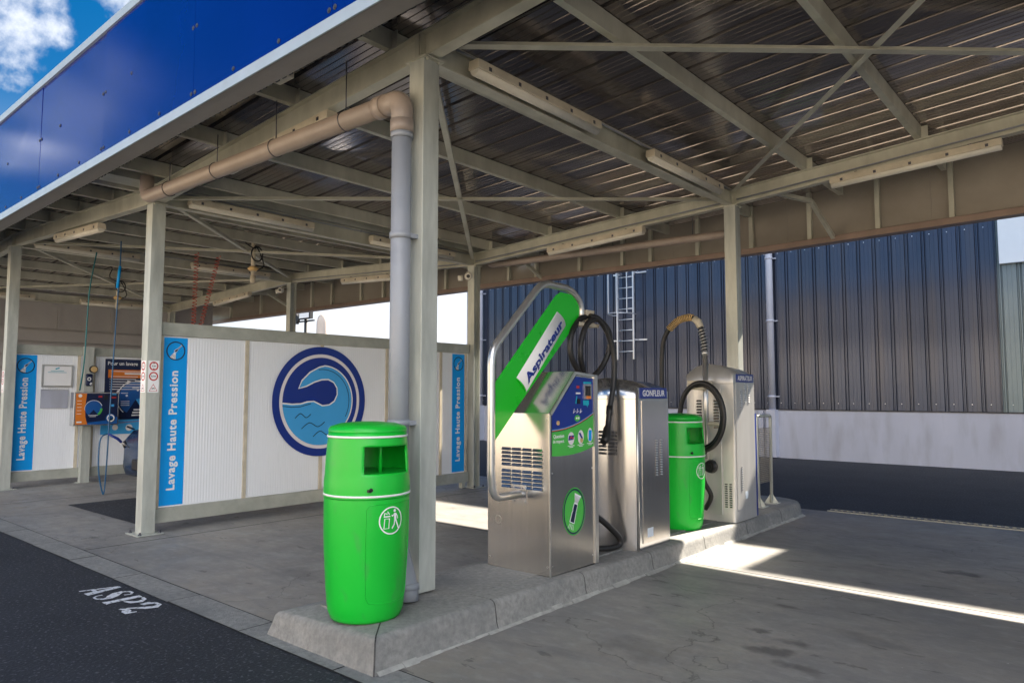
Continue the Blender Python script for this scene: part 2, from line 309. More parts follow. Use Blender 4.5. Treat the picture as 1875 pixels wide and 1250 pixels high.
# ------------------------------------------------------------------ mesh helpers
class MB:
    def __init__(s): s.v = []; s.f = []; s.sm = []
    def add(s, vs, fs, smooth=False):
        o = len(s.v); s.v += [tuple(p) for p in vs]
        for f in fs: s.f.append([i + o for i in f]); s.sm.append(smooth)
        return s
    def box(s, x0, x1, y0, y1, z0, z1):
        x0, x1 = sorted((x0, x1)); y0, y1 = sorted((y0, y1)); z0, z1 = sorted((z0, z1))
        vs = [(x, y, z) for z in (z0, z1) for y in (y0, y1) for x in (x0, x1)]
        return s.add(vs, [(0, 2, 3, 1), (4, 5, 7, 6), (0, 1, 5, 4), (2, 6, 7, 3), (0, 4, 6, 2), (1, 3, 7, 5)])
    def prism(s, poly, fr, d0, d1):
        """polygon in frame fr (o,u,v) extruded along n from d0 to d1"""
        o, u, v = (Vector(a) for a in fr); nn = u.cross(v).normalized()
        a = [o + u * p[0] + v * p[1] + nn * d0 for p in poly]; b = [q + nn * (d1 - d0) for q in a]
        k = len(poly)
        return s.add(a + b, [tuple(reversed(range(k))), tuple(range(k, 2 * k))] + [(i, (i + 1) % k, (i + 1) % k + k, i + k) for i in range(k)])
    def sweep(s, prof, p, q, up=(0, 0, 1), caps=True):
        p, q = Vector(p), Vector(q); d = (q - p).normalized(); up = Vector(up)
        side = d.cross(up).normalized(); upv = side.cross(d).normalized()
        a = [p + side * x + upv * z for x, z in prof]; b = [r + (q - p) for r in a]; k = len(prof)
        fs = [(i, (i + 1) % k, (i + 1) % k + k, i + k) for i in range(k)]
        if caps: fs += [tuple(reversed(range(k))), tuple(range(k, 2 * k))]
        return s.add(a + b, fs)
    def bar(s, p, q, w, h, up=(0, 0, 1)):
        return s.sweep([(-w / 2, -h / 2), (w / 2, -h / 2), (w / 2, h / 2), (-w / 2, h / 2)], p, q, up)
    def ibeam(s, p, q, h, w, tf=0.012, tw=0.008, up=(0, 0, 1)):
        """I section, p and q on the middle of the underside"""
        a, b = w / 2, tw / 2
        return s.sweep([(-a, 0), (a, 0), (a, tf), (b, tf), (b, h - tf), (a, h - tf), (a, h), (-a, h), (-a, h - tf), (-b, h - tf), (-b, tf), (-a, tf)], p, q, up)
    def tube(s, pts, r, n=12, caps=True, smooth=True):
        P = [Vector(p) for p in pts]; rings = []; R = r if isinstance(r, (list, tuple)) else [r] * len(P)
        prev = None
        for i, p in enumerate(P):
            d = ((P[min(i + 1, len(P) - 1)] - p).normalized() + (p - P[max(i - 1, 0)]).normalized())
            if d.length < 1e-6: d = P[min(i + 1, len(P) - 1)] - p
            d.normalize()
            if prev is None:
                a = Vector((0, 0, 1)) if abs(d.z) < 0.9 else Vector((1, 0, 0))
                e = d.cross(a).normalized()
            else:
                e = (prev - d * prev.dot(d)).normalized()
            prev = e; g = d.cross(e)
            rings += [p + (e * math.cos(2 * math.pi * k / n) + g * math.sin(2 * math.pi * k / n)) * R[i] for k in range(n)]
        m = len(P)
        s.add(rings, [(i * n + k, i * n + (k + 1) % n, (i + 1) * n + (k + 1) % n, (i + 1) * n + k) for i in range(m - 1) for k in range(n)], smooth)
        if caps:
            s.add(rings[:n], [tuple(reversed(range(n)))]); s.add(rings[-n:], [tuple(range(n))])
        return s
    def cyl(s, c, axis, r, h, n=20, r2=None):
        c = Vector(c); a = Vector(axis).normalized()
        return s.tube([c, c + a * h], [r, r if r2 is None else r2], n, smooth=True)
    def lathe(s, c, prof, n=32):
        c = Vector(c); vs = []
        for r, z in prof:
            vs += [c + Vector((r * math.cos(2 * math.pi * k / n), r * math.sin(2 * math.pi * k / n), z)) for k in range(n)]
        return s.add(vs, [(i * n + k, i * n + (k + 1) % n, (i + 1) * n + (k + 1) % n, (i + 1) * n + k) for i in range(len(prof) - 1) for k in range(n)], True)
    def build(s, name, m, parent=None, loc=None, bevel=0, solid=0, fixn=True):
        me = bpy.data.meshes.new(name); off = Vector(loc) if loc is not None else Vector((0, 0, 0))
        me.from_pydata([Vector(v) - off for v in s.v], [], s.f)
        for p, q in zip(me.polygons, s.sm): p.use_smooth = q
        if fixn:
            bm = bmesh.new(); bm.from_mesh(me)
            bmesh.ops.remove_doubles(bm, verts=bm.verts, dist=1e-5)
            bmesh.ops.recalc_face_normals(bm, faces=bm.faces); bm.to_mesh(me); bm.free()
        me.materials.append(M[m] if isinstance(m, str) else m)
        o = bpy.data.objects.new(name, me); COL.objects.link(o)
        o.location = off
        if parent:
            o.parent = parent; o.matrix_parent_inverse = PINV(parent)
        if solid:
            md = o.modifiers.new('solid', 'SOLIDIFY'); md.thickness = solid; md.offset = -1
        if bevel:
            md = o.modifiers.new('bevel', 'BEVEL'); md.width = bevel; md.segments = 2; md.limit_method = 'ANGLE'; md.angle_limit = rad(40)
        return o

def split_build(mb, name, m, parent=None, bevel=0):
    """one object for each separate piece of the collected shapes"""
    n = len(mb.v); par = list(range(n))
    def find(a):
        while par[a] != a: par[a] = par[par[a]]; a = par[a]
        return a
    for f in mb.f:
        for i in f[1:]: par[find(i)] = find(f[0])
    comp = {}
    for i in range(n): comp.setdefault(find(i), []).append(i)
    boxes = []
    for r, vs in comp.items():
        lo = [min(mb.v[i][k] for i in vs) - .0015 for k in range(3)]; hi = [max(mb.v[i][k] for i in vs) + .0015 for k in range(3)]
        grp = [[r], lo, hi]; again = True
        while again:
            again = False
            for b in boxes:
                if all(b[1][k] <= grp[2][k] and grp[1][k] <= b[2][k] for k in range(3)):
                    grp = [grp[0] + b[0], [min(grp[1][k], b[1][k]) for k in range(3)], [max(grp[2][k], b[2][k]) for k in range(3)]]
                    boxes.remove(b); again = True; break
        boxes.append(grp)
    out = []
    for roots, _, _ in boxes:
        q = MB(); idx = {}
        for r in roots:
            for i in comp[r]: idx[i] = len(q.v); q.v.append(mb.v[i])
        for f, sm in zip(mb.f, mb.sm):
            if f[0] in idx: q.f.append([idx[i] for i in f]); q.sm.append(sm)
        out.append(q.build(name, m, parent, bevel=bevel))
    return out
def PINV(p):
    mtx = Matrix.Translation(p.location)
    q = p
    while q.parent:      # parts sit at the origin of their parents unless given a loc
        mtx = Matrix.Translation(q.parent.location) @ q.matrix_parent_inverse @ mtx if False else mtx
        break
    if p.parent:
        # world of p = parent.world @ pinv @ loc ; all built as pure translations that cancel
        mtx = Matrix.Translation(p.location)
    return mtx.inverted()

def tag(o, label=None, cat=None, group=None, kind=None):
    if label: o['label'] = label
    if cat: o['category'] = cat
    if group: o['group'] = group
    if kind: o['kind'] = kind
    return o
def empty(name, loc, label, cat, group=None):
    o = bpy.data.objects.new(name, None); COL.objects.link(o); o.location = loc; o.empty_display_size = 0.2
    return tag(o, label, cat, group)
def copy_tree(o, parent=None):
    c = o.copy(); COL.objects.link(c)
    if parent: c.parent = parent
    for ch in list(o.children): copy_tree(ch, c)
    return c
def struct(name, mb, m, **k):
    o = mb.build(name, m, **k); o['kind'] = 'structure'; return o

# flat artwork ------------------------------------------------------
def FR(o, u, v): return (Vector(o), Vector(u), Vector(v))
def FX(x, y, z): return FR((x, y, z), (0, 1, 0), (0, 0, 1))      # faces +X
def FY(x, y, z): return FR((x, y, z), (1, 0, 0), (0, 0, 1))      # faces -Y
def circ(cx, cy, r, n=48, ry=None, a0=0, a1=360):
    ry = r if ry is None else ry
    full = abs(a1 - a0) >= 360
    k = n if full else n + 1
    return [(cx + r * math.cos(rad(a0 + (a1 - a0) * i / n)), cy + ry * math.sin(rad(a0 + (a1 - a0) * i / n))) for i in range(k)]
class Art:
    """thin printed film: polygons and ribbons of one colour lying on a surface"""
    def __init__(s, wrap): s.w = wrap; s.v = []; s.f = []
    def poly(s, pts):
        o = len(s.v); s.v += [s.w(x, y) for x, y in pts]; s.f.append(list(range(o, o + len(pts)))); return s
    def rect(s, x0, y0, x1, y1): return s.poly([(x0, y0), (x1, y0), (x1, y1), (x0, y1)])
    def line(s, pts, w, closed=False):
        P = [Vector(p) for p in pts]; n = len(P); L = []; Rr = []
        for i, p in enumerate(P):
            a = P[(i - 1) % n] if (closed or i > 0) else p
            b = P[(i + 1) % n] if (closed or i < n - 1) else p
            d = (b - a).normalized(); q = Vector((-d.y, d.x)) * w / 2
            L.append(p + q); Rr.append(p - q)
        o = len(s.v); s.v += [s.w(q.x, q.y) for q in L] + [s.w(q.x, q.y) for q in Rr]
        for i in range(n if closed else n - 1):
            j = (i + 1) % n; s.f.append([o + n + i, o + n + j, o + j, o + i])
        return s
    def ring(s, cx, cy, r, w, ry=None, n=56): return s.line(circ(cx, cy, r, n, ry), w, True)
    def build(s, name, m, parent=None, th=0):
        me = bpy.data.meshes.new(name); me.from_pydata(s.v, [], s.f); me.materials.append(M[m])
        o = bpy.data.objects.new(name, me); COL.objects.link(o)
        if parent: o.parent = parent; o.matrix_parent_inverse = PINV(parent)
        return o
def flat(fr, d=0.0015):
    o, u, v = fr; n = u.cross(v).normalized()
    return lambda x, y: o + u * x + v * y + n * d
def text(body, wrap, x, y, w, h, name, m, parent=None, bold=0.0, shear=0.0, rot=0, spacing=1.0, cut=0):
    """text fitted into a w x h box with lower left x,y (rot 90 turns it to read upwards)"""
    cu = bpy.data.curves.new(name, 'FONT'); cu.body = body; cu.size = 1; cu.offset = bold; cu.shear = shear
    cu.space_character = spacing; cu.resolution_u = 3
    ob = bpy.data.objects.new(name, cu); COL.objects.link(ob)
    bpy.context.view_layer.update()
    me = bpy.data.meshes.new_from_object(ob)
    bpy.data.objects.remove(ob)
    xs = [v.co.x for v in me.vertices]; ys = [v.co.y for v in me.vertices]
    x0, x1, y0, y1 = min(xs), max(xs), min(ys), max(ys)
    if cut:
        bm = bmesh.new(); bm.from_mesh(me)
        for i in range(1, cut):
            bmesh.ops.bisect_plane(bm, geom=bm.verts[:] + bm.edges[:] + bm.faces[:], plane_co=(0, y0 + (y1 - y0) * i / cut, 0), plane_no=(0, 1, 0))
            bmesh.ops.bisect_plane(bm, geom=bm.verts[:] + bm.edges[:] + bm.faces[:], plane_co=(x0 + (x1 - x0) * i / cut, 0, 0), plane_no=(1, 0, 0))
        bm.to_mesh(me); bm.free()
    for v in me.vertices:
        a = (v.co.x - x0) / (x1 - x0); b = (v.co.y - y0) / (y1 - y0)
        if rot == 90: p = wrap(x + (1 - b) * w, y + a * h)
        else: p = wrap(x + a * w, y + b * h)
        v.co = p
    me.materials.clear(); me.materials.append(M[m])
    o = bpy.data.objects.new(name, me); COL.objects.link(o)
    if parent: o.parent = parent; o.matrix_parent_inverse = PINV(parent)
    return o
def smooth_path(pts, sub=6):
    P = [Vector(p) for p in pts]; out = []
    for i in range(len(P) - 1):
        p0 = P[max(i - 1, 0)]; p1 = P[i]; p2 = P[i + 1]; p3 = P[min(i + 2, len(P) - 1)]
        for k in range(sub):
            t = k / sub
            out.append(0.5 * ((2 * p1) + (p2 - p0) * t + (2 * p0 - 5 * p1 + 4 * p2 - p3) * t * t + (3 * p1 - p0 - 3 * p2 + p3) * t ** 3))
    out.append(P[-1]); return out
def ribbed(mb, pts, r, step=.0055, n=12):
    P = smooth_path(pts, 10); cum = [0]
    for a, b in zip(P[:-1], P[1:]): cum.append(cum[-1] + (b - a).length)
    N = int(cum[-1] / step); out = []; j = 0
    for i in range(N + 1):
        s_ = cum[-1] * i / N
        while j < len(P) - 2 and cum[j + 1] < s_: j += 1
        out.append(P[j].lerp(P[j + 1], (s_ - cum[j]) / max(1e-6, cum[j + 1] - cum[j])))
    return mb.tube(out, [r * (1.0 if i % 2 else .93) for i in range(N + 1)], n)
def fillet(pts, r, seg=7):
    """polyline with rounded corners"""
    P = [Vector(p) for p in pts]; out = [P[0]]
    for i in range(1, len(P) - 1):
        a, b, c = P[i - 1], P[i], P[i + 1]
        rr = min(r, (a - b).length * 0.49, (c - b).length * 0.49)
        s0 = b + (a - b).normalized() * rr; s1 = b + (c - b).normalized() * rr
        for k in range(seg + 1):
            t = k / seg; out.append(s0 * (1 - t) ** 2 + b * 2 * t * (1 - t) + s1 * t * t)
    out.append(P[-1]); return out

# ------------------------------------------------------------------ setting
g = MB(); g.add([(-160, -160, 0), (160, -160, 0), (160, 160, 0), (-160, 160, 0)], [(0, 1, 2, 3)])
struct('asphalt_ground', g, 'asphalt')
g = MB(); g.add([(-60, -60, .004), (60, -60, .004), (60, -3.2, .004), (-60, -3.2, .004)], [(0, 1, 2, 3)])
struct('yard_paving', g, 'yard')  # unseen yard, paved pale to bounce sunlight up under the canopy
YF, YBK = 2.49, 9.97
g = MB()
for xa, xb, ya, yb in ((-25, -12.02, YF + .25, YBK), (-12.0, -7.92, YF + .25, YBK), (-7.90, -4.30, YF + .25, 6.05), (-7.90, -4.30, 6.065, YBK),
                       (-4.30, -3.2, YF + .25, YBK), (-3.2, 12, YF + .25, 6.13), (-3.2, 12, 6.145, YBK)):
    g.add([(xa, ya, .008), (xb, ya, .008), (xb, yb, .008), (xa, yb, .008)], [(0, 1, 2, 3)])
struct('concrete_slab', g, 'concrete')
g = MB()
x = -25.0
while x < 12:      # flush edge strip of precast pieces with slightly rough joints
    L = 1.02; z = .008 + random.uniform(-.001, .002)
    g.add([(x + .006, YF + random.uniform(-.006, .006), z), (x + L, YF + random.uniform(-.006, .006), z), (x + L, YF + .24, z), (x + .006, YF + .24, z)], [(0, 1, 2, 3)])
    x += L + .006
struct('concrete_edge_strip', g, 'kerb')
g = MB()
g.add([(-25, YF - .004, .005), (12, YF - .004, .005), (12, YBK, .005), (-25, YBK, .005)], [(0, 1, 2, 3)])
struct('slab_bedding', g, 'joint')
# stained wet strip and pit cover in the wash bay
g = MB()
g.add([(-11.25, 3.66, .012), (-9.0, 3.66, .012), (-9.0, 4.55, .012), (-11.25, 4.55, .012)], [(0, 1, 2, 3)])
struct('wash_bay_pit_cover', g, 'asphalt')
# kerb island: separate kerb stones along the rim, one slab in the middle
g = MB()
KH = 0.20
def kerb_piece(y0, y1, xe, xi, sgn):
    # xe outer foot, sgn +1 outer side is +X
    prof = [(xe, 0.005), (xe - sgn * .055, .10), (xe - sgn * .085, KH - .022), (xe - sgn * .10, KH - .006), (xe - sgn * .125, KH), (xi, KH + .0), (xi, 0.005)]
    vs = [(x, y0, z) for x, z in prof] + [(x, y1, z) for x, z in prof]; k = len(prof)
    g.add(vs, [tuple(range(k)), tuple(reversed(range(k, 2 * k)))] + [(i, i + k, (i + 1) % k + k, (i + 1) % k) for i in range(k)])
ys = [2.575, 3.6, 4.62, 5.64, 6.66, 7.68, 8.7, 9.3]
# middle slab
g.box(-4.02, -3.46, 2.80, 9.5, .005, KH - .001)
# right rim with mitred front corner
P = [(0, .005), (.018, .06), (.028, .14), (.034, .168), (.043, .184), (.056, .195), (.076, KH), (.29, KH)]
for a, b in zip(ys[:-1], ys[1:]):
    for xe, sg in ((-3.2, 1), (-4.285, -1)):
        first = a == ys[0]
        vs = []
        for d, z in P:
            y_ = (a + d) if first else a + .004
            vs.append((xe - sg * d, y_, z))
        for d, z in P: vs.append((xe - sg * d, b - .004, z))
        vs += [(xe - sg * .29, (a + .29) if first else a + .004, .005), (xe - sg * .29, b - .004, .005)]
        k = len(P)
        fs = [(i, i + 1, i + 1 + k, i + k) for i in range(k - 1)] + [tuple(range(k)) + (2 * k,), tuple(reversed(range(k, 2 * k))) + (2 * k + 1,), (k - 1, 2 * k - 1, 2 * k + 1, 2 * k)]
        g.add(vs, fs)
# front rim
x0, x1 = -4.285, -3.2
vs = [(x0 + d + .002, 2.575 + d, z) for d, z in P] + [(x1 - d - .002, 2.575 + d, z) for d, z in P]
k = len(P)
vs += [(x0 + .292, 2.865, .005), (x1 - .292, 2.865, .005)]
g.add(vs, [(i, i + 1, i + 1 + k, i + k) for i in range(k - 1)] + [tuple(range(k)) + (2 * k,), tuple(reversed(range(k, 2 * k))) + (2 * k + 1,)])
KP = P
# rounded far nose
nose = []
for j, (d, z) in enumerate(P):
    for t in range(13):
        a = math.pi * t / 12; rx = 0.5425 - d; ry = .50 - d * .8
        nose.append((-3.7425 + rx * math.cos(a), 9.3 + ry * math.sin(a), z))
fs = [(j * 13 + t, j * 13 + t + 1, (j + 1) * 13 + t + 1, (j + 1) * 13 + t) for j in range(len(P) - 1) for t in range(12)]
fs.append(tuple((len(P) - 1) * 13 + t for t in range(13)))
g.add(nose, fs)
g.v = [(x, y, (z - (.045 * min(1, max(0, (-4.0 - x) / .18)) if z > .08 else 0)) * (1 - .15 * min(1, max(0, (y - 3.2) / 2.3)))) for x, y, z in g.v]
g.sm = [True] * len(g.sm)
isl = g.build('concrete_kerb_island', 'kerb')
md = isl.modifiers.new('edge', 'EDGE_SPLIT'); md.split_angle = rad(38)
tag(isl, kind='structure')
g = MB()
for a in ys[1:-1]:
    g.box(-3.235, -3.33, a - .0035, a + .0035, .01, KH - .03)

# pale mortar smeared along the foot of the kerb, dark joints between the stones
g = MB(); y = 2.60
while y < 9.25:
    L = random.uniform(.10, .22); w0 = random.uniform(.012, .034); h0 = random.uniform(.012, .028)
    g.add([(-3.204 + w0, y, .0085), (-3.204 + w0 * random.uniform(.7, 1.2), y + L, .0085), (-3.212, y + L, .0085 + h0), (-3.212, y, .0085 + h0)], [(0, 1, 2, 3)]); y += L
g.build('kerb_mortar', 'mortar')['kind'] = 'structure'
g = MB()
for a in ys[1:-1]:
    for (d0, z0), (d1, z1) in zip(P[:-2], P[1:-1]): g.add([(-3.2 - d0 + .0015, a - .0025, z0), (-3.2 - d0 + .0015, a + .0025, z0), (-3.2 - d1 + .0015, a + .0025, z1 + .0015), (-3.2 - d1 + .0015, a - .0025, z1 + .0015)], [(0, 1, 2, 3)])
for (d0, z0), (d1, z1) in zip(P[:-1], P[1:]):
    g.add([(-3.2 - d0 + .002, 2.575 + d0 + .004, z0), (-3.2 - d0 - .004, 2.575 + d0 - .002, z0), (-3.2 - d1 - .004, 2.575 + d1 - .002, z1 + .002), (-3.2 - d1 + .002, 2.575 + d1 + .004, z1 + .002)], [(0, 1, 2, 3)])
g.v = [(x, y, z * (1 - .15 * min(1, max(0, (y - 3.2) / 2.3)))) for x, y, z in g.v]
g.build('kerb_joints', 'joint')['kind'] = 'structure'

# painted stencil letters on the asphalt
def stencil():
    A = Art(lambda x, y: Vector((-6.34 + x, 2.165 + y, .0045)))
    # A
    A.poly([(0, 0), (.03, 0), (.105, .24), (.085, .265)]); A.poly([(.115, 0), (.20, 0), (.135, .265), (.095, .265)])
    A.poly([(.05, .07), (.12, .07), (.115, .10), (.06, .10)])
    # S
    def rb(pts, w):
        P2 = [Vector(p) for p in pts]; L, Rr = [], []
        for i, p in enumerate(P2):
            d = (P2[min(i + 1, len(P2) - 1)] - P2[max(i - 1, 0)]).normalized(); q = Vector((-d.y, d.x)) * w[i] / 2
            L.append(p + q); Rr.append(p - q)
        for i in range(len(P2) - 1): A.poly([Rr[i], Rr[i + 1], L[i + 1], L[i]])
    rb([(.39, .19), (.40, .235), (.36, .262), (.31, .255), (.28, .215), (.30, .17), (.35, .12), (.385, .085), (.385, .04), (.345, .008), (.29, .01), (.262, .04), (.262, .08)],
       [.018, .02, .02, .025, .045, .075, .085, .06, .04, .02, .018, .018, .02])
    # P
    A.poly([(.46, 0), (.56, 0), (.545, .03), (.545, .262), (.48, .262), (.48, .03)])
    rb([(.562, .255), (.62, .245), (.66, .20), (.64, .15), (.58, .125), (.56, .125)], [.02, .03, .055, .05, .025, .015])
    # 2
    rb([(.755, .17), (.75, .215), (.79, .255), (.85, .258), (.885, .215), (.86, .16), (.80, .10), (.765, .06)], [.055, .06, .03, .03, .06, .06, .03, .015])
    rb([(.745, .02), (.79, .045), (.84, .03), (.89, .02), (.905, .075)], [.02, .045, .065, .055, .018])
    o = A.build('bay_marking', 'mark')
    o['kind'] = 'structure'
stencil()

# channel drain under the rear fascia
dr = empty('channel_drain', (2, 10.06, 0), 'long slotted grey channel drain grating across the asphalt behind the island', 'drain')
g = MB(); g.box(-3.1, 8, 10.0, 10.02, 0, .016); g.box(-3.1, 8, 10.14, 10.16, 0, .016); g.build('drain_frame', 'steel', dr)
g = MB()
x = -3.08
while x < 2.0:
    g.box(x, x + .035, 10.022, 10.138, .006, .015); x += .075
o = g.build('slotted_grating', 'bolt', dr)
g = MB(); g.box(-3.1, 8, 10.021, 10.139, .001, .004); g.build('channel', 'dark', dr)

# ------------------------------------------------------------------ canopy
XC = [-19.6, -13.80, -8.30, -3.755, 0.94, 5.6]
Y1, Y2 = 3.40, 8.70
def lerp_table(tab, x):
    for (xa, za), (xb, zb) in zip(tab[:-1], tab[1:]):
        if x <= xb: return za + (zb - za) * (x - xa) / (xb - xa)
    (xa, za), (xb, zb) = tab[-2:]
    return za + (zb - za) * (x - xa) / (xb - xa)
ZB = [(-22, 3.62), (-19.6, 3.74), (-14.0, 3.97), (-8.4, 3.69), (-3.73, 3.94), (6.5, 4.72)]
zb = lambda x: lerp_table(ZB, x)
y1 = lambda x: lerp_table([(-22, 3.70), (-13.80, 3.55), (-8.30, 3.475), (-3.755, 3.41), (6.5, 3.36)], x)
BH = 0.20
RX0, RX1 = -21.5, 6.4
can = empty('steel_canopy', (-3.73, 3.4, 0), 'long steel canopy on galvanised columns with ribbed roof and tall blue fascia', 'canopy')

for i, xc in enumerate(XC):
    for j, yc in enumerate((y1(xc), Y2)):
        base = KH if i == 3 else .012
        w = 0.15
        g = MB()
        # H section: two flanges facing front and back, web between
        a = w / 2; top = zb(xc) - .002
        if j == 0 or i == 3:
            prof = [(-a, -a), (a, -a), (a, -a + .012), (a, a - .012), (a, a), (-a, a), (-a, a - .012), (-a + .03, a - .012), (-a + .03, -a + .012), (-a, -a + .012)]
        else:
            prof = [(-a, -a), (a, -a), (a, -a + .012), (.006, -a + .012), (.006, a - .012), (a, a - .012), (a, a), (-a, a), (-a, a - .012), (-.006, a - .012), (-.006, -a + .012), (-a, -a + .012)]
        g.prism(prof, FR((xc, yc, base), (1, 0, 0), (0, 1, 0)), .012, top - base)
        c = g.build('column', 'steel_col', can, bevel=.003)
        g = MB(); g.box(xc - .16, xc + .16, yc - .14, yc + .14, base, base + .012)
        if i != 3:
            g.build('base_plate', 'steel_col', c)
            g = MB()
            for dx in (-.125, .125):
                for dy in (-.105, .105):
                    g.cyl((xc + dx, yc + dy, base + .012), (0, 0, 1), .011, .028, 8); g.cyl((xc + dx, yc + dy, base + .012), (0, 0, 1), .02, .01, 6)
            split_build(g, 'anchor_bolt', 'bolt', c)
        g = MB(); g.box(xc - .11, xc + .11, yc - .09, yc + .09, top - .006 - .008, top - .002)
        for dx in (-.09, .09):
            for dy in (-.055, .055): g.cyl((xc + dx, yc + dy, top - .03), (0, 0, 1), .010, .02, 6)
        g.build('head_plate', 'steel', c)
# cross beams along X, one per bay, and beams along Y
brk = [RX0] + XC + [RX1]
for yc in (Y1, Y2):
    for xa, xb in zip(brk[:-1], brk[1:]):
        if xb - xa < .05: continue
        ya, yb = (y1(xa), y1(xb)) if yc == Y1 else (yc, yc)
        g = MB(); g.ibeam((xa + .002, ya, zb(xa)), (xb - .002, yb, zb(xb)), BH, .10)
        for t in (.002, .998):
            xx = xa + (xb - xa) * t; ym = ya + (yb - ya) * t; g.box(xx - .004, xx + .004, ym - .049, ym + .049, zb(xx) + .013, zb(xx) + BH - .013)
        b = g.build('eaves_beam', 'steel', can)
for xc in XC:
    g = MB(); g.ibeam((xc, y1(xc) + .055, zb(xc) - .006), (xc, Y2 - .055, zb(xc) - .006), BH, .10)
    g.build('rafter_beam', 'steel', can)
    g = MB()
    for yy in (y1(xc) - .048, y1(xc) + .07, Y2 - .048, Y2 + .04):
        g.box(xc - .046, xc - .006, yy - .004, yy + .004, zb(xc) + .014, zb(xc) + BH - .014)
    split_build(g, 'stiffener', 'steel', can)
# purlins
PX = [-20.9, -19.1, -17.9, -16.7, -15.5, -14.35, -13.2, -12.0, -10.8, -9.6, -8.75, -7.95, -6.72, -5.43, -4.12, -2.83, -1.62, -.4, .8, 2.0, 3.2, 4.4, 5.9]
PH = .15
for xp in PX:
    z0 = zb(xp) + BH + .004
    g = MB()
    C = [(-.03, 0), (.03, 0), (.03, .018), (.027, .018), (.027, .003), (-.027, .003), (-.027, PH - .003), (.027, PH - .003), (.027, PH - .018), (.03, PH - .018), (.03, PH), (-.03, PH)]
    C = [(-a, b) for a, b in C]
    g.sweep(C, (xp, 2.74, z0), (xp, 10.12, z0))
    p = g.build('purlin', 'steel', can)
    g = MB()
    for yy in (y1(xp), Y2):
        g.box(xp + .034, xp + .040, yy - .05, yy + .05, z0, z0 + .13); g.box(xp + .040, xp + .10, yy - .04, yy - .034, z0, z0 + .13)
        for dz in (.04, .09):
            g.cyl((xp + .04, yy - .02, z0 + dz), (1, 0, 0), .008, .012, 6); g.cyl((xp + .04, yy + .02, z0 + dz), (1, 0, 0), .008, .012, 6)
    split_build(g, 'cleat', 'steel', p)
# roof sheet: ribs run along X, profile steps along Y, follows the butterfly slope
def roof_prof():
    out = []; per = .333; y = 2.60; k = 0
    while y < 10.05:
        for dy, dz in ((0, .040), (.024, .040), (.036, 0), (.095, 0), (.098, .005), (.106, .005), (.109, 0), (.165, 0), (.168, .005), (.176, .005), (.179, 0), (.235, 0), (.238, .005), (.246, .005), (.249, 0), (.300, 0), (.321, 0)):
            out.append((y + dy, dz))
        y += per; k += 1
    return out
RP = roof_prof()
g = MB(); xsr = [RX0, -19.6, -14.0, -8.56]
def sheet(xs):
    vs = []
    for x in xs:
        z0 = zb(x) + BH + PH + .008
        vs += [(x, y, z0 + dz) for y, dz in RP]
    k = len(RP)
    g.add(vs, [(i * k + j, i * k + j + 1, (i + 1) * k + j + 1, (i + 1) * k + j) for i in range(len(xs) - 1) for j in range(k - 1)])
sheet([RX0, -19.6, -14.0, -8.56]); sheet([-8.24, -3.73, RX1])
g.build('roof_sheet', 'roof', can, solid=-.0012)
g = MB()
for xa, xb in ((RX0, -14.0), (-14.0, -8.56), (-8.24, -3.73), (-3.73, RX1)):
    za, zb_ = zb(xa) + BH + PH + .055, zb(xb) + BH + PH + .055
    g.add([(xa, 2.54, za), (xb, 2.54, zb_), (xb, 10.21, zb_), (xa, 10.21, za), (xa, 2.54, za + .03), (xb, 2.54, zb_ + .03), (xb, 10.21, zb_ + .03), (xa, 10.21, za + .03)],
          [(0, 1, 2, 3), (7, 6, 5, 4), (0, 4, 5, 1), (1, 5, 6, 2), (2, 6, 7, 3), (3, 7, 4, 0)])
g.build('roof_deck', 'roof_top', can)
# valley gutter
g = MB(); zg = zb(-8.4) + BH + .02
g.prism([(-.19, .20), (-.15, .20), (-.15, .01), (.15, .01), (.15, .20), (.19, .20), (.19, .19), (.16, .19), (.16, 0), (-.16, 0), (-.16, .19), (-.19, .19)],
        FR((-8.4, 2.75, zg), (1, 0, 0), (0, 0, 1)), -7.4, 0)
g.build('valley_gutter', 'zinc', can)
# wind bracing
def brace(p, q, w=.07, t=.006):
    g = MB(); g.sweep([(-w / 2, 0), (w / 2, 0), (w / 2, t), (-w / 2 + t, t), (-w / 2 + t, w * .8), (-w / 2, w * .8)], p, q)
    g.build('wind_brace', 'steel', can)
for xa, xb in zip(XC[:-1], XC[1:]):
    za, zb_ = zb(xa) + .06, zb(xb) + .06
    if xb == .94: za, zb_ = zb(xa) + .13, zb(xb) + .13
    brace((xa + .08, y1(xa) + .12, za), (xb - .08, Y2 - .12, zb_), .075 if xb == .94 else .055)
    brace((xa + .08, Y2 - .12, za + .02), (xb - .08, y1(xb) + .12, zb_ + .02), .055)
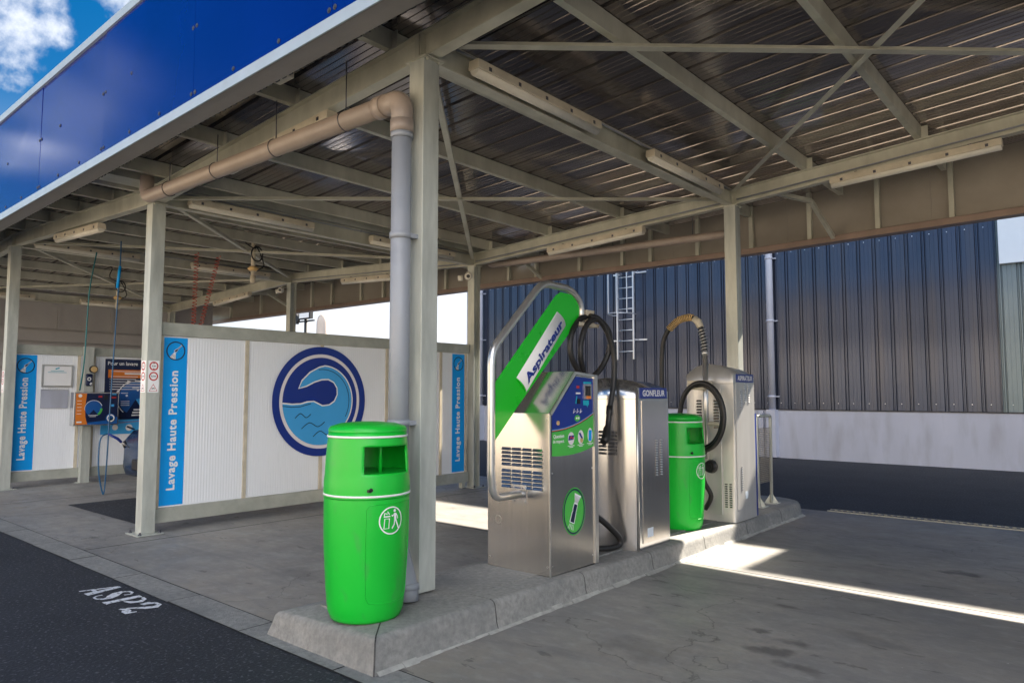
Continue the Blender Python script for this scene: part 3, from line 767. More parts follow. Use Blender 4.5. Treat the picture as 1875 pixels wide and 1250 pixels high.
# front fascia
ZF0 = lambda x: 3.80 + .016 * (x + 5)
ZF1 = 5.02
ff = [RX0]; x = -19.8
while x < RX1: ff.append(x); x += 1.802
ff = [RX0] + [-7.19 + 1.8 * k for k in range(-7, 8) if RX0 + .3 < -7.19 + 1.8 * k < RX1 - .3] + [RX1]
for xa, xb in zip(ff[:-1], ff[1:]):
    g = MB()
    zt = lambda x: 4.96 + .014 * (x + 8)
    e = .0025; ta, tb_ = random.uniform(-.005, .005), random.uniform(-.005, .005)
    g.add([(xa + e, 2.5, ZF0(xa)), (xb - e, 2.5, ZF0(xb)), (xb - e, 2.5 + ta, zt(xb)), (xa + e, 2.5 + tb_, zt(xa)), (xa + e, 2.53, ZF0(xa)), (xb - e, 2.53, ZF0(xb)), (xb - e, 2.53, zt(xb)), (xa + e, 2.53, zt(xa))],
          [(0, 1, 2, 3), (7, 6, 5, 4), (0, 4, 5, 1), (1, 5, 6, 2), (2, 6, 7, 3), (3, 7, 4, 0)])
    p = g.build('fascia_panel', 'blue_panel', can)
    g = MB()
    for fx in (0.0, .34, .67, 1.0):
        xx = xa + (xb - xa) * fx + (.03 if fx == 0 else -.03 if fx == 1 else 0)
        for z in (ZF0(xx) + .07, ZF0(xx) + .60):
            if fx in (.34, .67) and z > 4.2 and fx == .67: continue
            g.cyl((xx, 2.4985, z), (0, -1, 0), .011, .006, 8); g.cyl((xx, 2.4985, z), (0, -1, 0), .018, .002, 10)
    split_build(g, 'fixing_bolt', 'bolt', p)
g = MB()
g.add([(RX0, 2.485, ZF0(RX0) - .065), (RX1, 2.485, ZF0(RX1) - .065), (RX1, 2.485, ZF0(RX1) + .015), (RX0, 2.485, ZF0(RX0) + .015),
       (RX0, 2.498, ZF0(RX0) - .065), (RX1, 2.498, ZF0(RX1) - .065), (RX1, 2.498, ZF0(RX1) + .015), (RX0, 2.498, ZF0(RX0) + .015)],
      [(0, 1, 2, 3), (7, 6, 5, 4), (0, 4, 5, 1), (1, 5, 6, 2), (2, 6, 7, 3), (3, 7, 4, 0)])
g.build('fascia_bottom_trim', 'trim', can)
g = MB()
g.add([(RX0, 2.499, ZF0(RX0) - .065), (RX1, 2.499, ZF0(RX1) - .065), (RX1, 2.67, ZF0(RX1) - .055), (RX0, 2.67, ZF0(RX0) - .055),
       (RX0, 2.499, ZF0(RX0) - .07), (RX1, 2.499, ZF0(RX1) - .07), (RX1, 2.67, ZF0(RX1) - .045), (RX0, 2.67, ZF0(RX0) - .045)],
      [(0, 3, 2, 1), (4, 5, 6, 7), (0, 4, 7, 3), (1, 2, 6, 5), (2, 3, 7, 6)])
g.build('fascia_soffit_lip', 'lip', can)
g = MB()
x = RX0 + .05
while x < RX1 - .1:      # saw-tooth closure strip behind the lip
    z = ZF0(x)
    g.box(x, x + .045, 2.672, 2.70, z - .04, z + .02); g.box(x, x + .09, 2.701, 2.71, z - .01, z + .03); x += .085
g.build('closure_strip', 'dark', can)
g = MB()
g.prism([(0, -.03), (.09, -.03), (.09, .02), (0, .05)], FR((RX0, 2.478, 4.79), (0, 1, 0), (0, 0, 1)), 0, RX1 - RX0)
for v in range(len(g.v)):
    X, Y, Z = g.v[v]; g.v[v] = (X, Y, Z + .014 * (X - RX0))
g.build('fascia_top_cap', 'trim', can)
g = MB()
for x in [RX0 + .4 + 1.2 * k for k in range(23)]:
    g.box(x - .03, x + .03, 2.56, 2.598, ZF0(x) - .02, 4.75)
split_build(g, 'fascia_stud', 'steel', can)
# rear fascia with its inner frame
ZR0 = lambda x: 3.60 if x < -4 else 3.60 + .02 * (x + 4)
YR = 10.22
for xa, xb in zip(ff[:-1], ff[1:]):
    g = MB()
    g.add([(xa + .001, YR, ZR0(xa)), (xb - .001, YR, ZR0(xb)), (xb - .001, YR, 4.98), (xa + .001, YR, 4.98), (xa + .001, YR + .03, ZR0(xa)), (xb - .001, YR + .03, ZR0(xb)), (xb - .001, YR + .03, 4.98), (xa + .001, YR + .03, 4.98)],
          [(3, 2, 1, 0), (4, 5, 6, 7), (0, 1, 5, 4), (1, 2, 6, 5), (2, 3, 7, 6), (3, 0, 4, 7)])
    g.build('rear_fascia_panel', 'fascia_back', can)
g = MB()
for xa, xb in ((RX0, -4.0), (-4.0, RX1)):
    za, zc = ZR0(xa), ZR0(xb)
    P4 = [(10.09, -.03), (10.27, -.03), (10.27, .0), (10.10, .0), (10.10, .04), (10.14, .055), (10.14, .065), (10.09, .05)]
    vs = [(xa, y, za + z) for y, z in P4] + [(xb, y, zc + z) for y, z in P4]; k = len(P4)
    g.add(vs, [(i, (i + 1) % k, (i + 1) % k + k, i + k) for i in range(k)] + [tuple(range(k)), tuple(range(k, 2 * k))])
g.build('rear_fascia_rail', 'fascia_rail', can)
for x in (-20.6, -19.2, -17.6, -16.2, -15.24, -14.4, -13.28, -12.49, -11.4, -10.5, -9.6, -8.8, -8.14, -7.17, -6.3, -5.77, -4.95, -4.1, -3.27, -2.4, -1.56, -.7, .1, 1, 1.9, 2.8, 3.7, 4.6, 5.5):
    g = MB(); g.box(x - .028, x + .028, 10.15, 10.155, ZR0(x) + .02, 4.9); g.box(x + .022, x + .028, 10.155, 10.215, ZR0(x) + .02, 4.9)
    g.build('rear_stud', 'steel', can)
for x in (-2.98, -8.0, -11.0, -15.9):
    g = MB(); g.bar((x - .22, 8.76, zb(x) + .02), (x, 9.35, 4.0), .05, .05); g.bar((x, 9.35, 4.0), (x + .04, 10.1, ZR0(x) + .03), .05, .05)
    g.build('knee_brace', 'steel', can)
for xc in (-3.755, -8.30, -13.80):
    g = MB(); g.tube([(xc + .058, y1(xc) + .12, zb(xc) + .17), (xc + .058, Y2 - .1, zb(xc) + .165)], .010, 8)
    for yy in (4.1, 5.2, 6.3, 7.4): g.box(xc + .045, xc + .07, yy - .012, yy + .012, zb(xc) + .155, zb(xc) + .185)
    g.build('conduit', 'pvc', can)
for xa, xb in ((-8.2, -3.85), (-3.66, .85), (-13.7, -8.4)):
    g = MB(); g.tube([(xa, Y2 - .062, zb(xa) + .05), (xb, Y2 - .062, zb(xb) + .05)], .010, 8); g.build('conduit', 'pvc', can)
    g = MB(); g.tube(smooth_path([(xa + .1, y1(xa) + .07, zb(xa) + .03), (xa + (xb - xa) * .3, y1(xa) + .07, zb(xa) * .7 + zb(xb) * .3 - .01), (xa + (xb - xa) * .6, y1(xa) + .07, zb(xa) * .4 + zb(xb) * .6 + .02), (xb - .1, y1(xb) + .07, zb(xb) + .03)], 8), .006, 6); g.build('cable', 'rubber', can)
# cable clips and little brackets behind the front fascia
for x in (-3.75, -5.05, -6.05, -7.75):
    g = MB(); g.box(x - .07, x + .07, 2.64, 2.70, ZF0(x) - .015, ZF0(x) + .02); split_build(g, 'clip', 'lamp_body', can)
g = MB(); g.box(-4.62, -4.44, 2.72, 2.78, 3.80, 3.86); g.box(-4.50, -4.44, 2.72, 2.78, 3.86, 3.97); g.build('conduit_box', 'lamp_body', can)

# ------------------------------------------------------------------ fluorescent lamps
def lamp_proto():
    t = bpy.data.objects.new('fluorescent_lamp', None); COL.objects.link(t)
    g = MB(); g.prism([(-.055, 0), (.055, 0), (.05, .075), (-.05, .075)], FR((-.83, 0, .035), (0, 1, 0), (0, 0, 1)), 0, 1.66)
    g.build('housing', 'lamp_body', t, bevel=.006)
    g = MB(); g.tube([(-.82, 0, .03), (.82, 0, .03)], .042, 12); g.build('diffuser', 'lamp_glass', t)
    g = MB()
    for x in (-.7, -.35, 0, .35, .7):
        for s in (-1, 1): g.box(x - .014, x + .014, s * .050, s * .058, .045, .075)
    split_build(g, 'clip', 'bolt', t)
    g = MB()
    for x in (-.55, .55): g.box(x - .015, x + .015, -.02, .02, .111, .125)
    split_build(g, 'hanger', 'bolt', t)
    return t
LP = lamp_proto()
G = 'fluorescent batten lamps under the canopy'
lamps = []
def put_lamp(x, y, z, rz, ry, label, first=[True]):
    o = LP if first[0] else copy_tree(LP); first[0] = False
    o.location = (x, y, z); o.rotation_euler = (0, ry, rz); tag(o, label, 'lamp', G); lamps.append(o)
names = {-3.755: 'the beam behind the nearest big column', -8.30: 'the beam above the round emblem wall', -13.80: 'the beam over the second wash bay wall', -19.6: 'the farthest beam over the rear siding'}
for xc in (-3.755, -8.30, -13.80, -19.6):
    for yc, w in ((4.62, 'front'), (7.25, 'rear')):
        put_lamp(xc + .125, yc, zb(xc) + .005, rad(90), 0, 'dusty cream fluorescent lamp, the %s one along %s' % (w, names[xc]))
for xc, lab in ((-1.68, 'cream fluorescent lamp hung under the rear eaves beam in the bay at far right'), (-5.80, 'cream fluorescent lamp hung under the rear eaves beam above the green slanted sign'),
                (-11.0, 'cream fluorescent lamp under the rear eaves beam left of the downpipe column'), (-16.2, 'cream fluorescent lamp under the rear eaves beam above the red coiled hoses')):
    put_lamp(xc, 8.60, zb(xc) - .135, 0, -math.atan(.055 if xc > -8 or xc < -14 else -.05), lab)
for xc, lab in ((-10.8, 'cream fluorescent lamp under the front beam between the two left columns'), (-5.72, 'cream fluorescent lamp under the front beam just behind the brown rain pipe')):
    put_lamp(xc, y1(xc) - .01, zb(xc) - (.105 if xc > -8 else .135), 0, -math.atan(.055 if xc > -8 else -.05), lab)

# ------------------------------------------------------------------ rain pipes
rp = empty('rain_pipe', (-3.93, 3.2, KH), 'thick grey rainwater pipe, its run tinted by painted warm light, along the front beam, down behind the nearest bin', 'pipe')
g = MB()
g.tube(fillet([(-8.00, 3.24, 3.90), (-8.00, 3.24, 3.67), (-3.985, 3.24, 3.615)], .10), .072, 20)
g.build('horizontal_pipe', 'pvc_warm_lit', rp)
g = MB(); g.tube(fillet([(-3.985, 3.24, 3.615), (-3.795, 3.24, 3.613), (-3.795, 3.24, 3.36)], .13, 10), .078, 22); g.tube([(-4.06, 3.24, 3.616), (-3.975, 3.24, 3.615)], .083, 22); g.tube([(-3.795, 3.24, 3.46), (-3.795, 3.24, 3.37)], .083, 22); g.build('elbow', 'pvc_warm_lit', rp)
g = MB(); g.tube([(-3.795, 3.24, 3.38), (-3.795, 3.24, .62)], .070, 22); g.build('downpipe', 'pvc', rp)
g = MB()
for z in (3.33, 2.62, 1.33): g.tube([(-3.795, 3.24, z), (-3.795, 3.24, z + .04)], .079, 22)
g.box(-3.76, -3.72, 3.27, 3.34, 1.335, 1.365); g.box(-3.76, -3.72, 3.27, 3.34, 2.625, 2.655)
split_build(g, 'pipe_collar', 'pvc', rp)
g = MB(); g.tube([(-3.795, 3.24, .70), (-3.795, 3.24, .58), (-3.775, 3.235, .50), (-3.69, 3.215, .36), (-3.65, 3.205, .28), (-3.645, 3.20, .205)], [.075, .075, .072, .072, .074, .076], 20)
g.tube([(-3.653, 3.206, .31), (-3.648, 3.203, .27)], .080, 20); g.build('pipe_shoe', 'pvc', rp)
g = MB()
for x in (-7.45, -6.45, -5.43, -4.45):
    zc = 3.615 + (-4.05 - x) * .0135
    g.tube([(x + .0, 3.24, zc - .08)] + [(x, 3.24 + .077 * math.sin(t), zc - .077 * math.cos(t)) for t in [i * math.pi / 8 for i in range(1, 16)]] + [(x, 3.24, zc - .08)], .004, 6)
    g.tube([(x, 3.24, zc + .075), (x, 3.24, zb(x) + BH + .0)], .005, 6)
split_build(g, 'hanger_rod', 'bolt', rp)
rp2 = empty('rear_rain_pipe', (-4.0, 9.1, 3.7), 'brown rainwater pipe running along the rear beam towards the far column', 'pipe')
g = MB(); g.tube(fillet([(-8.3, 9.1, 3.95), (-8.3, 9.1, 3.76), (-3.9, 9.1, 3.68), (-3.85, 8.86, 3.60), (-3.85, 8.86, .25)], .10), .058, 16); g.build('pipe_run', 'pvc_warm_lit', rp2)
g = MB()
for x in (-7.2, -5.8, -4.5): g.tube([(x, 9.1, 3.72), (x, 9.1, 4.1)], .005, 6)
split_build(g, 'hanger_rod', 'bolt', rp2)

# ------------------------------------------------------------------ security cameras
for (x, y, z, lab) in ((-8.36, 8.58, 3.50, 'small white security camera on the column above the right end of the emblem wall'), (-14.0, 8.58, 3.80, 'small white security camera on the thin rear column at left')):
    o = empty('security_camera', (x, y, z), lab, 'camera', 'security cameras on the rear columns')
    g = MB(); g.tube([(x + .03, y - .02, z + .06), (x + .10, y - .05, z + .05), (x + .12, y - .07, z)], .022, 10); g.build('mount', 'cam_white', o)
    g = MB(); g.tube([(x + .10, y - .06, z - .01)] + [(x + .10 + .095 * t, y - .06 - .10 * t, z - .01 - .02 * t) for t in (.15, .5, .9, 1.0)], [.03, .058, .064, .055, .045], 16); g.build('housing', 'cam_white', o)
    g = MB(); g.cyl((x + .194, y - .159, z - .03), (.7, -.75, -.15), .030, .012, 14); g.build('lens', 'black', o)
    g = MB(); g.tube([(x - .09, y + .0, z - .01), (x - .14, y - .06, z - .02)], [.05, .045], 12); g.build('second_head', 'cam_white', o)

# ------------------------------------------------------------------ wash bay walls
def lance_badge(wrap_fn, fr, cx, cz, r, parent):
    A = Art(flat(fr, .0042)); A.ring(cx, cz, r, r * .13); A.build('badge_ring', 'dark_navy', parent)
    def T(pts, ang=45):
        c, s = math.cos(rad(ang)), math.sin(rad(ang))
        return [(cx + r * (x * c - y * s), cz + r * (x * s + y * c)) for x, y in pts]
    A = Art(flat(fr, .0042))
    A.poly(T([(-.16, -.17), (.20, -.12), (.30, -.07), (.93, -.055), (.93, .055), (.30, .07), (.20, .12), (-.16, .17)]))
    A.poly(T([(-.22, .05), (-.22, -.16), (-.80, -.52), (-.92, -.18), (-.95, .12)], 55)); A.build('badge_lance_outline', 'white', parent)
    A = Art(flat(fr, .0056))
    A.poly(T([(-.11, -.12), (.20, -.08), (.30, -.03), (.90, -.02), (.90, .02), (.30, .03), (.20, .08), (-.11, .12)]))
    for k in (-.3, -.12, .06): A.line(T([(-.45, k * .6 - .03), (-.9, k * 1.2 - .05)], 55), r * .03)
    A.build('badge_lance', 'dark_navy', parent)
def wash_sticker(x, y0, y1, z0, z1, parent):
    fr = FX(x, 0, 0)
    g = MB(); g.prism([(y0, z0), (y1, z0), (y1, z1), (y0, z1)], fr, 0, .0025); s = g.build('blue_sticker', 'sky_blue', parent)
    w = y1 - y0; cy = (y0 + y1) / 2; r = w * .38
    lance_badge(None, fr, cy, z1 - r - w * .18, r, s)
    text('Lavage Haute Pression', flat(fr, .004), y0 + w * .27, z0 + .17, w * .47, (z1 - z0) * .71, 'sticker_lettering', 'white', s, bold=.03, rot=90, spacing=1.12)
    return s
def wash_wall(X, y0, y1, label, mull):
    o = empty('wash_bay_wall', (X, (y0 + y1) / 2, 0), label, 'partition wall', 'partition walls of the wash bays')
    g = MB(); g.box(X - .05, X + .05, y0, y1, 2.21, 2.36); g.build('top_rail', 'zinc', o, bevel=.004)
    g = MB(); g.box(X - .05, X + .05, y0, y1, .105, .265); g.build('bottom_rail', 'zinc', o, bevel=.004)
    ms = [y0 + .025] + mull + [y1 - .05]
    for y in ms:
        g = MB(); g.box(X - .03, X + .032, y - .022, y + .022, .267, 2.208); g.build('mullion', 'lamp_body', o)
    for a, b in zip(ms[:-1], ms[1:]):
        g = MB(); g.box(X - .012, X + .016, a + .024, b - .024, .268, 2.207); g.build('polycarbonate_panel', 'poly', o)
    for y in (y1 - .1,):
        g = MB(); g.box(X - .035, X + .035, y - .04, y + .04, .012, .104); g.build('foot', 'zinc', o)
    return o
w1 = wash_wall(-8.36, 3.575, 8.60, 'translucent white wash bay wall bearing the large round blue emblem', [4.65, 5.75, 6.88, 7.98])
wash_sticker(-8.342, 3.63, 3.90, .285, 2.19, w1)
wash_sticker(-8.342, 8.24, 8.52, .285, 2.19, w1)
# round emblem: rings and a plain swell of water, no figure
fr = FX(-8.325, 5.735, 1.445)
g = MB(); g.prism(circ(0, 0, .735, 72), fr, 0, .004); em = g.build('round_emblem', 'navy', w1)
A = Art(flat(fr, .0052)); A.ring(0, 0, .612, .045, n=72); A.build('emblem_ring', 'pinkwhite', em)
swell = [(-.588, -.03), (-.42, -.02), (-.30, .01), (-.18, .05)]
inner = [(-.08, .10), (-.02, .20), (.06, .265), (.15, .27), (.235, .21), (.265, .12), (.24, .02), (.16, -.05)]
inner = [(-.12, .0), (.02, -.06), (.13, -.05), (.215, .0), (.26, .09), (.255, .18), (.20, .255), (.11, .295), (.0, .29), (-.12, .255), (-.24, .20), (-.36, .17)]
crest = [(-.30, .27), (-.18, .38), (-.04, .45)] + circ(.03, 0, .47, 30, a0=88, a1=-42)
A = Art(flat(fr, .0060)); A.poly([(-.588, -.03), (-.45, -.045), (-.32, -.04), (-.22, -.015)] + inner + crest + circ(0, 0, .588, 50, a0=-44, a1=-177))
A.build('emblem_water', 'light_blue', em)
A = Art(flat(fr, .0072)); A.line([(-.588, -.022), (-.45, -.037), (-.32, -.032), (-.22, -.007)] + [(x * .985, y) for x, y in inner] + [(x * 1.02, y * 1.02) for x, y in crest], .018)
A.build('emblem_crest_line', 'white', em)

A = Art(flat(fr, .0078))
A.line([(-.588, -.06), (-.45, -.075), (-.32, -.07), (-.16, -.03)], .010)
A.line([(x * .955 - .004, y * .955) for x, y in circ(.03, 0, .45, 30, a0=100, a1=-30)], .009)
for k, (ax, ay, bx, by) in enumerate(((-.40, -.22, -.16, -.17), (-.30, -.36, .06, -.28), (-.12, -.47, .20, -.40))):
    A.line(smooth_path([(ax, ay, 0), ((ax + bx) / 2, (ay + by) / 2 + .04, 0), (bx, by, 0)], 8) and [(p.x, p.y) for p in smooth_path([(ax, ay, 0), (ax * .66 + bx * .34, (ay + by) / 2 + .035, 0), (ax * .3 + bx * .7, (ay + by) / 2 - .02, 0), (bx, by, 0)], 6)], .011)
A.build('emblem_ripples', 'dark_navy', em)
w2 = wash_wall(-13.96, 3.60, 8.60, 'shaded white wash bay wall at far left with posters fixed to it', [4.62, 4.86, 6.3, 7.4])
wash_sticker(-13.942, 3.66, 3.98, .285, 2.19, w2)
g = MB(); g.box(-13.90, -13.78, 4.66, 4.80, .012, 2.36); g.box(-13.93, -13.80, 4.62, 4.84, .010, .024); g.build('wall_post', 'steel_col', w2)
# tall siding wall beyond
g = MB(); g.box(-19.76, -19.70, 3.5, 9.9, 0, 3.10)
for k in range(10): g.box(-19.70, -19.63, 3.5, 9.9, .05 + k * .305, .05 + k * .305 + .255)
g.box(-19.75, -19.69, 3.5, 9.9, 3.104, 4.02)
for k in range(6): g.box(-19.688, -19.66, 3.6 + k * 1.2, 3.66 + k * 1.2, 3.104, 3.66)
sd = g.build('siding_wall', 'wallsheet'); tag(sd, 'tall dark grey wall of horizontal siding behind the far wash bay', 'wall')
g = MB(); g.box(-19.685, -19.0, 8.9, 9.0, 0, 3.1); 

# fixed things on the second wall
nf = empty('notice_frame', (-13.93, 4.25, 1.85), 'silver framed white notice beside the far blue sticker', 'notice')
g = MB()
y0, y1, z0, z1 = 4.05, 4.52, 1.66, 2.04
for a in ((y0, y1, z0, z0 + .025), (y0, y1, z1 - .025, z1), (y0, y0 + .025, z0 + .026, z1 - .026), (y1 - .025, y1, z0 + .026, z1 - .026)): g.box(-13.93, -13.905, *a)
g.build('frame', 'tube', nf)
g = MB(); g.box(-13.93, -13.915, y0 + .026, y1 - .026, z0 + .026, z1 - .026); nb = g.build('notice_sheet', 'white', nf)
A = Art(flat(FX(-13.914, 0, 0))); A.rect(4.18, 1.93, 4.38, 1.937); A.rect(4.14, 1.905, 4.42, 1.912); A.line([(4.25, 1.965), (4.31, 1.985)], .02); A.build('notice_text', 'teal', nb)
bf = empty('blank_plate', (-13.93, 4.25, 1.45), 'plain grey blank plate below the framed notice', 'plate')
g = MB(); g.box(-13.932, -13.92, 4.05, 4.46, 1.30, 1.62); g.build('plate', 'plinth', bf); g = MB(); g.box(-13.919, -13.914, 4.05, 4.46, 1.61, 1.62); g.build('plate_rim', 'tube', bf)
# poster
po = empty('wash_poster', (-13.93, 5.7, 1.5), 'navy instruction poster headed Pour un lavage on the far wash bay wall', 'poster')
g = MB(); g.box(-13.935, -13.922, 5.04, 6.25, 1.08, 2.17); pb = g.build('navy_board', 'dark_navy', po)
g = MB(); g.box(-13.937, -13.921, 5.0, 6.25, .82, 1.078); lb = g.build('lower_board', 'light_blue', po)
fr = FX(-13.9215, 0, 0)
text('Pour un lavage', flat(fr, .002), 5.08, 2.04, .515, .085, 'poster_heading', 'white', pb, bold=.02)
A = Art(flat(fr, .002)); A.rect(5.09, 1.83, 6.2, 1.98); A.build('orange_band', 'orange', pb)
A = Art(flat(fr, .003)); A.rect(5.14, 1.945, 5.7, 1.955); A.rect(5.37, 1.895, 5.74, 1.925); A.rect(5.14, 1.85, 5.6, 1.86)
for k, L in enumerate((.42, .53, .50, .56, .62)): A.rect(5.12, 1.80 - k * .045, 5.13, 1.81 - k * .045); A.rect(5.15, 1.80 - k * .045, 5.15 + L, 1.812 - k * .045)
for k, L in enumerate((.10, .16, .20)): A.rect(5.58 - L / 3, 1.24 - k * .05, 5.66 + L, 1.265 - k * .05)
for cx_, cz_ in ((5.37, 1.52), (5.56, 1.62)): A.rect(cx_ - .05, cz_ + .03, cx_ + .07, cz_ + .042); A.poly(circ(cx_ + .05, cz_ - .01, .02, 10))
for k in range(3): A.rect(5.32, 1.40 - k * .035, 5.47, 1.412 - k * .035)
A.build('poster_text', 'white', pb)
A = Art(flat(fr, .002)); A.poly(circ(5.58, 1.46, .30, 40, a0=-60, a1=240) + [(5.58, 1.44)]); A.build('poster_disc', 'mid_blue', pb)
A = Art(flat(fr, .0028)); A.poly([(5.58, 1.44)] + circ(5.58, 1.46, .30, 16, a0=-60, a1=10)); A.build('disc_wedge', 'light_blue', pb)
A = Art(flat(fr, .0035)); A.line(circ(5.58, 1.46, .325, 14, a0=115, a1=160), .016); A.line(circ(5.58, 1.46, .325, 14, a0=175, a1=230), .016); A.line(circ(5.58, 1.46, .325, 14, a0=95, a1=30), .016)
A.poly([(5.42, 1.72), (5.42, 1.79), (5.50, 1.765)]); A.poly([(5.22, 1.55), (5.30, 1.55), (5.27, 1.62)]); A.poly(circ(5.85, 1.895, .045, 16)); A.build('disc_arrows', 'white', pb)
A = Art(flat(FX(-13.9205, 0, 0), .002)); A.poly([(5.0, 1.0), (6.25, 1.07), (6.25, 1.076), (5.0, 1.01)]); A.build('red_line', 'red', lb)
A = Art(flat(FX(-13.9205, 0, 0), .002)); A.poly(circ(5.24, .94, .05, 14)); A.poly(circ(5.48, .93, .06, 14)); A.build('pictures', 'white', lb)
A = Art(flat(FX(-13.9205, 0, 0), .003)); A.line([(5.44, .95), (5.58, .89)], .03); A.build('picture_detail', 'dark_navy', lb)
# control console on the post
cp = empty('control_console', (-13.7, 4.8, 1.28), 'wide blue and orange wash control console mounted across the wall post', 'control panel')
g = MB(); g.box(-13.77, -13.60, 4.45, 5.17, 1.0, 1.57); cb = g.build('console_box', 'inox_b', cp, bevel=.006)
fr = FX(-13.5985, 0, 0)
A = Art(flat(fr)); A.rect(4.48, 1.02, 5.15, 1.55); A.build('console_face', 'dark_navy', cb)
A = Art(flat(fr, .0025)); A.poly([(4.48, 1.02), (4.67, 1.02), (4.635, 1.15), (4.625, 1.30), (4.65, 1.55), (4.48, 1.55)]); A.build('orange_side', 'orange', cb)
A = Art(flat(fr, .0025)); A.poly(circ(4.76, 1.29, .135, 30, a0=-55, a1=235) + [(4.76, 1.27)]); A.poly([(4.67, 1.02), (5.15, 1.02), (5.15, 1.14), (4.95, 1.08), (4.67, 1.05)]); A.poly(circ(5.04, 1.12, .08, 24)); A.build('dial_print', 'mid_blue', cb)
A = Art(flat(fr, .0035)); A.line(circ(4.76, 1.29, .14, 20, a0=20, a1=190), .008); A.rect(4.68, 1.17, 4.83, 1.178); A.rect(4.70, 1.15, 4.80, 1.158); A.ring(5.04, 1.12, .055, .02, n=24); A.rect(4.5, 1.05, 4.58, 1.075); A.poly(circ(4.545, 1.51, .03, 12))
for k in range(5): A.rect(4.50, 1.42 - k * .055, 4.57, 1.428 - k * .055)
A.build('console_marks', 'white', cb)
A = Art(flat(fr, .0045)); A.line(circ(4.76, 1.29, .125, 12, a0=-55, a1=0), .035); A.build('dial_green', 'lime', cb)
A = Art(flat(fr, .0035)); A.rect(4.83, 1.48, 4.89, 1.51); A.rect(5.04, 1.465, 5.12, 1.49); A.build('console_red', 'red', cb)
g = MB(); g.box(-13.598, -13.585, 4.92, 4.98, 1.44, 1.52); g.build('coin_slot', 'dark', cb)
A = Art(flat(fr, .0035)); A.rect(5.05, 1.525, 5.12, 1.545); A.rect(5.02, 1.32, 5.09, 1.36); A.build('console_blue', 'light_blue', cb)
# keypad and round gauge on the post
kg = empty('round_gauge', (-13.72, 4.78, 1.98), 'round beige gauge with black rim on the far wall post', 'gauge')
g = MB(); g.cyl((-13.78, 4.79, 1.97), (1, 0, 0), .065, .05, 24); g.build('rim', 'dark', kg); g = MB(); g.cyl((-13.732, 4.79, 1.97), (1, 0, 0), .052, .006, 24); g.build('dial', 'gold', kg)
kp = empty('token_reader', (-13.72, 4.73, 1.78), 'small navy token reader under the round gauge', 'reader')
g = MB(); g.box(-13.78, -13.735, 4.67, 4.78, 1.68, 1.89); k_ = g.build('case', 'dark_navy', kp, bevel=.02)
A = Art(flat(FX(-13.734, 0, 0))); A.ring(4.72, 1.80, .025, .014, n=16); A.line([(4.735, 1.70), (4.76, 1.735)], .03); A.build('reader_marks', 'white', k_)

# limit stickers wrapped round the second column
def limit_sign(fr, w, parent_name, label):
    o = empty('limit_sign', fr[0], label, 'sign', 'restriction signs on the wash bay columns')
    h = w * 3.0
    g = MB(); g.prism([(0, 0), (w, 0), (w, h), (0, h)], fr, 0, .002); b = g.build('sign_plate', 'white', o)
    c = w / 2
    A = Art(flat(fr, .003))
    for cz in (h - w * .52, h - w * 1.48): A.ring(c, cz, w * .36, w * .12, n=32)
    A.line([(c - w * .36, w * .14), (c + w * .36, w * .14), (c, w * .78)], w * .08, True)
    A.build('sign_red_marks', 'red', b)
    A = Art(flat(fr, .0035)); t = h - w * .52
    for s in (1, -1): A.poly([(c - w * .07, t + s * w * .29), (c + w * .07, t + s * w * .29), (c, t + s * w * .17)])
    A.line([(c - w * .14, w * .34), (c - w * .02, w * .40), (c + w * .14, w * .36)], w * .08); A.build('sign_black_marks', 'black', b)
    text('2,2m', flat(fr, .0038), c - w * .20, t - w * .08, w * .40, w * .16, 'sign_number', 'black', b, bold=.03)
    text('3,1m', flat(fr, .0038), c - w * .22, h - w * 1.57, w * .44, w * .19, 'sign_number', 'black', b, bold=.04)
    return o
limit_sign(FX(-8.2235, 3.416, 1.56), .118, '', 'limit sticker with red rings and triangle on the right face of the second column')
limit_sign(FY(-8.360, 3.3985, 1.56), .118, '', 'limit sticker with red rings on the left, front face of the second column')
limit_sign(FY(-13.865, 3.4735, 1.56), .118, '', 'limit sticker on the front face of the column at the left edge')

# ------------------------------------------------------------------ hoses of the wash bays
hb = empty('blue_lance_hose', (-12.2, 4.45, 0), 'blue high pressure hose hanging to the floor with its lance resting', 'hose')
g = MB(); g.tube(smooth_path([(-12.0, 4.50, 3.95), (-12.0, 4.50, 3.6), (-12.0, 4.47, 2.6), (-12.0, 4.44, 1.5), (-12.0, 4.42, .6), (-12.0, 4.40, .08), (-12.0, 4.37, .05), (-12.0, 4.31, .35), (-12.0, 4.30, .7), (-12.0, 4.33, .88), (-12.0, 4.42, .93)], 8), .011, 8); g.build('hose', 'hose_blue', hb)
g = MB(); g.tube([(-12.0, 4.47, 3.20), (-12.0, 4.50, 3.55)], .022, 8); g.build('hose_sleeve', 'sky_blue', hb)
g = MB(); g.tube([(-12.0, 4.42, .93), (-12.0, 4.56, .85), (-12.0, 4.62, .79)], [.016, .022, .02], 10); g.build('lance_grip', 'navy', hb)
g = MB(); g.tube([(-12.0, 4.62, .79), (-12.0, 4.74, .70)], .012, 8); g.build('lance_tip', 'tube', hb)
ht = empty('teal_hose', (-13.0, 4.4, 2.3), 'thin dark teal hose hanging beside the far wall post', 'hose')
g = MB(); g.tube(smooth_path([(-13.0, 4.50, 3.9), (-13.0, 4.42, 3.3), (-13.0, 4.40, 2.8), (-13.0, 4.38, 2.05), (-13.2, 4.4, 1.6)]), .011, 8); g.build('hose', 'hose_teal', ht)
rg = 'red spiral air hoses hanging in the second wash bay'
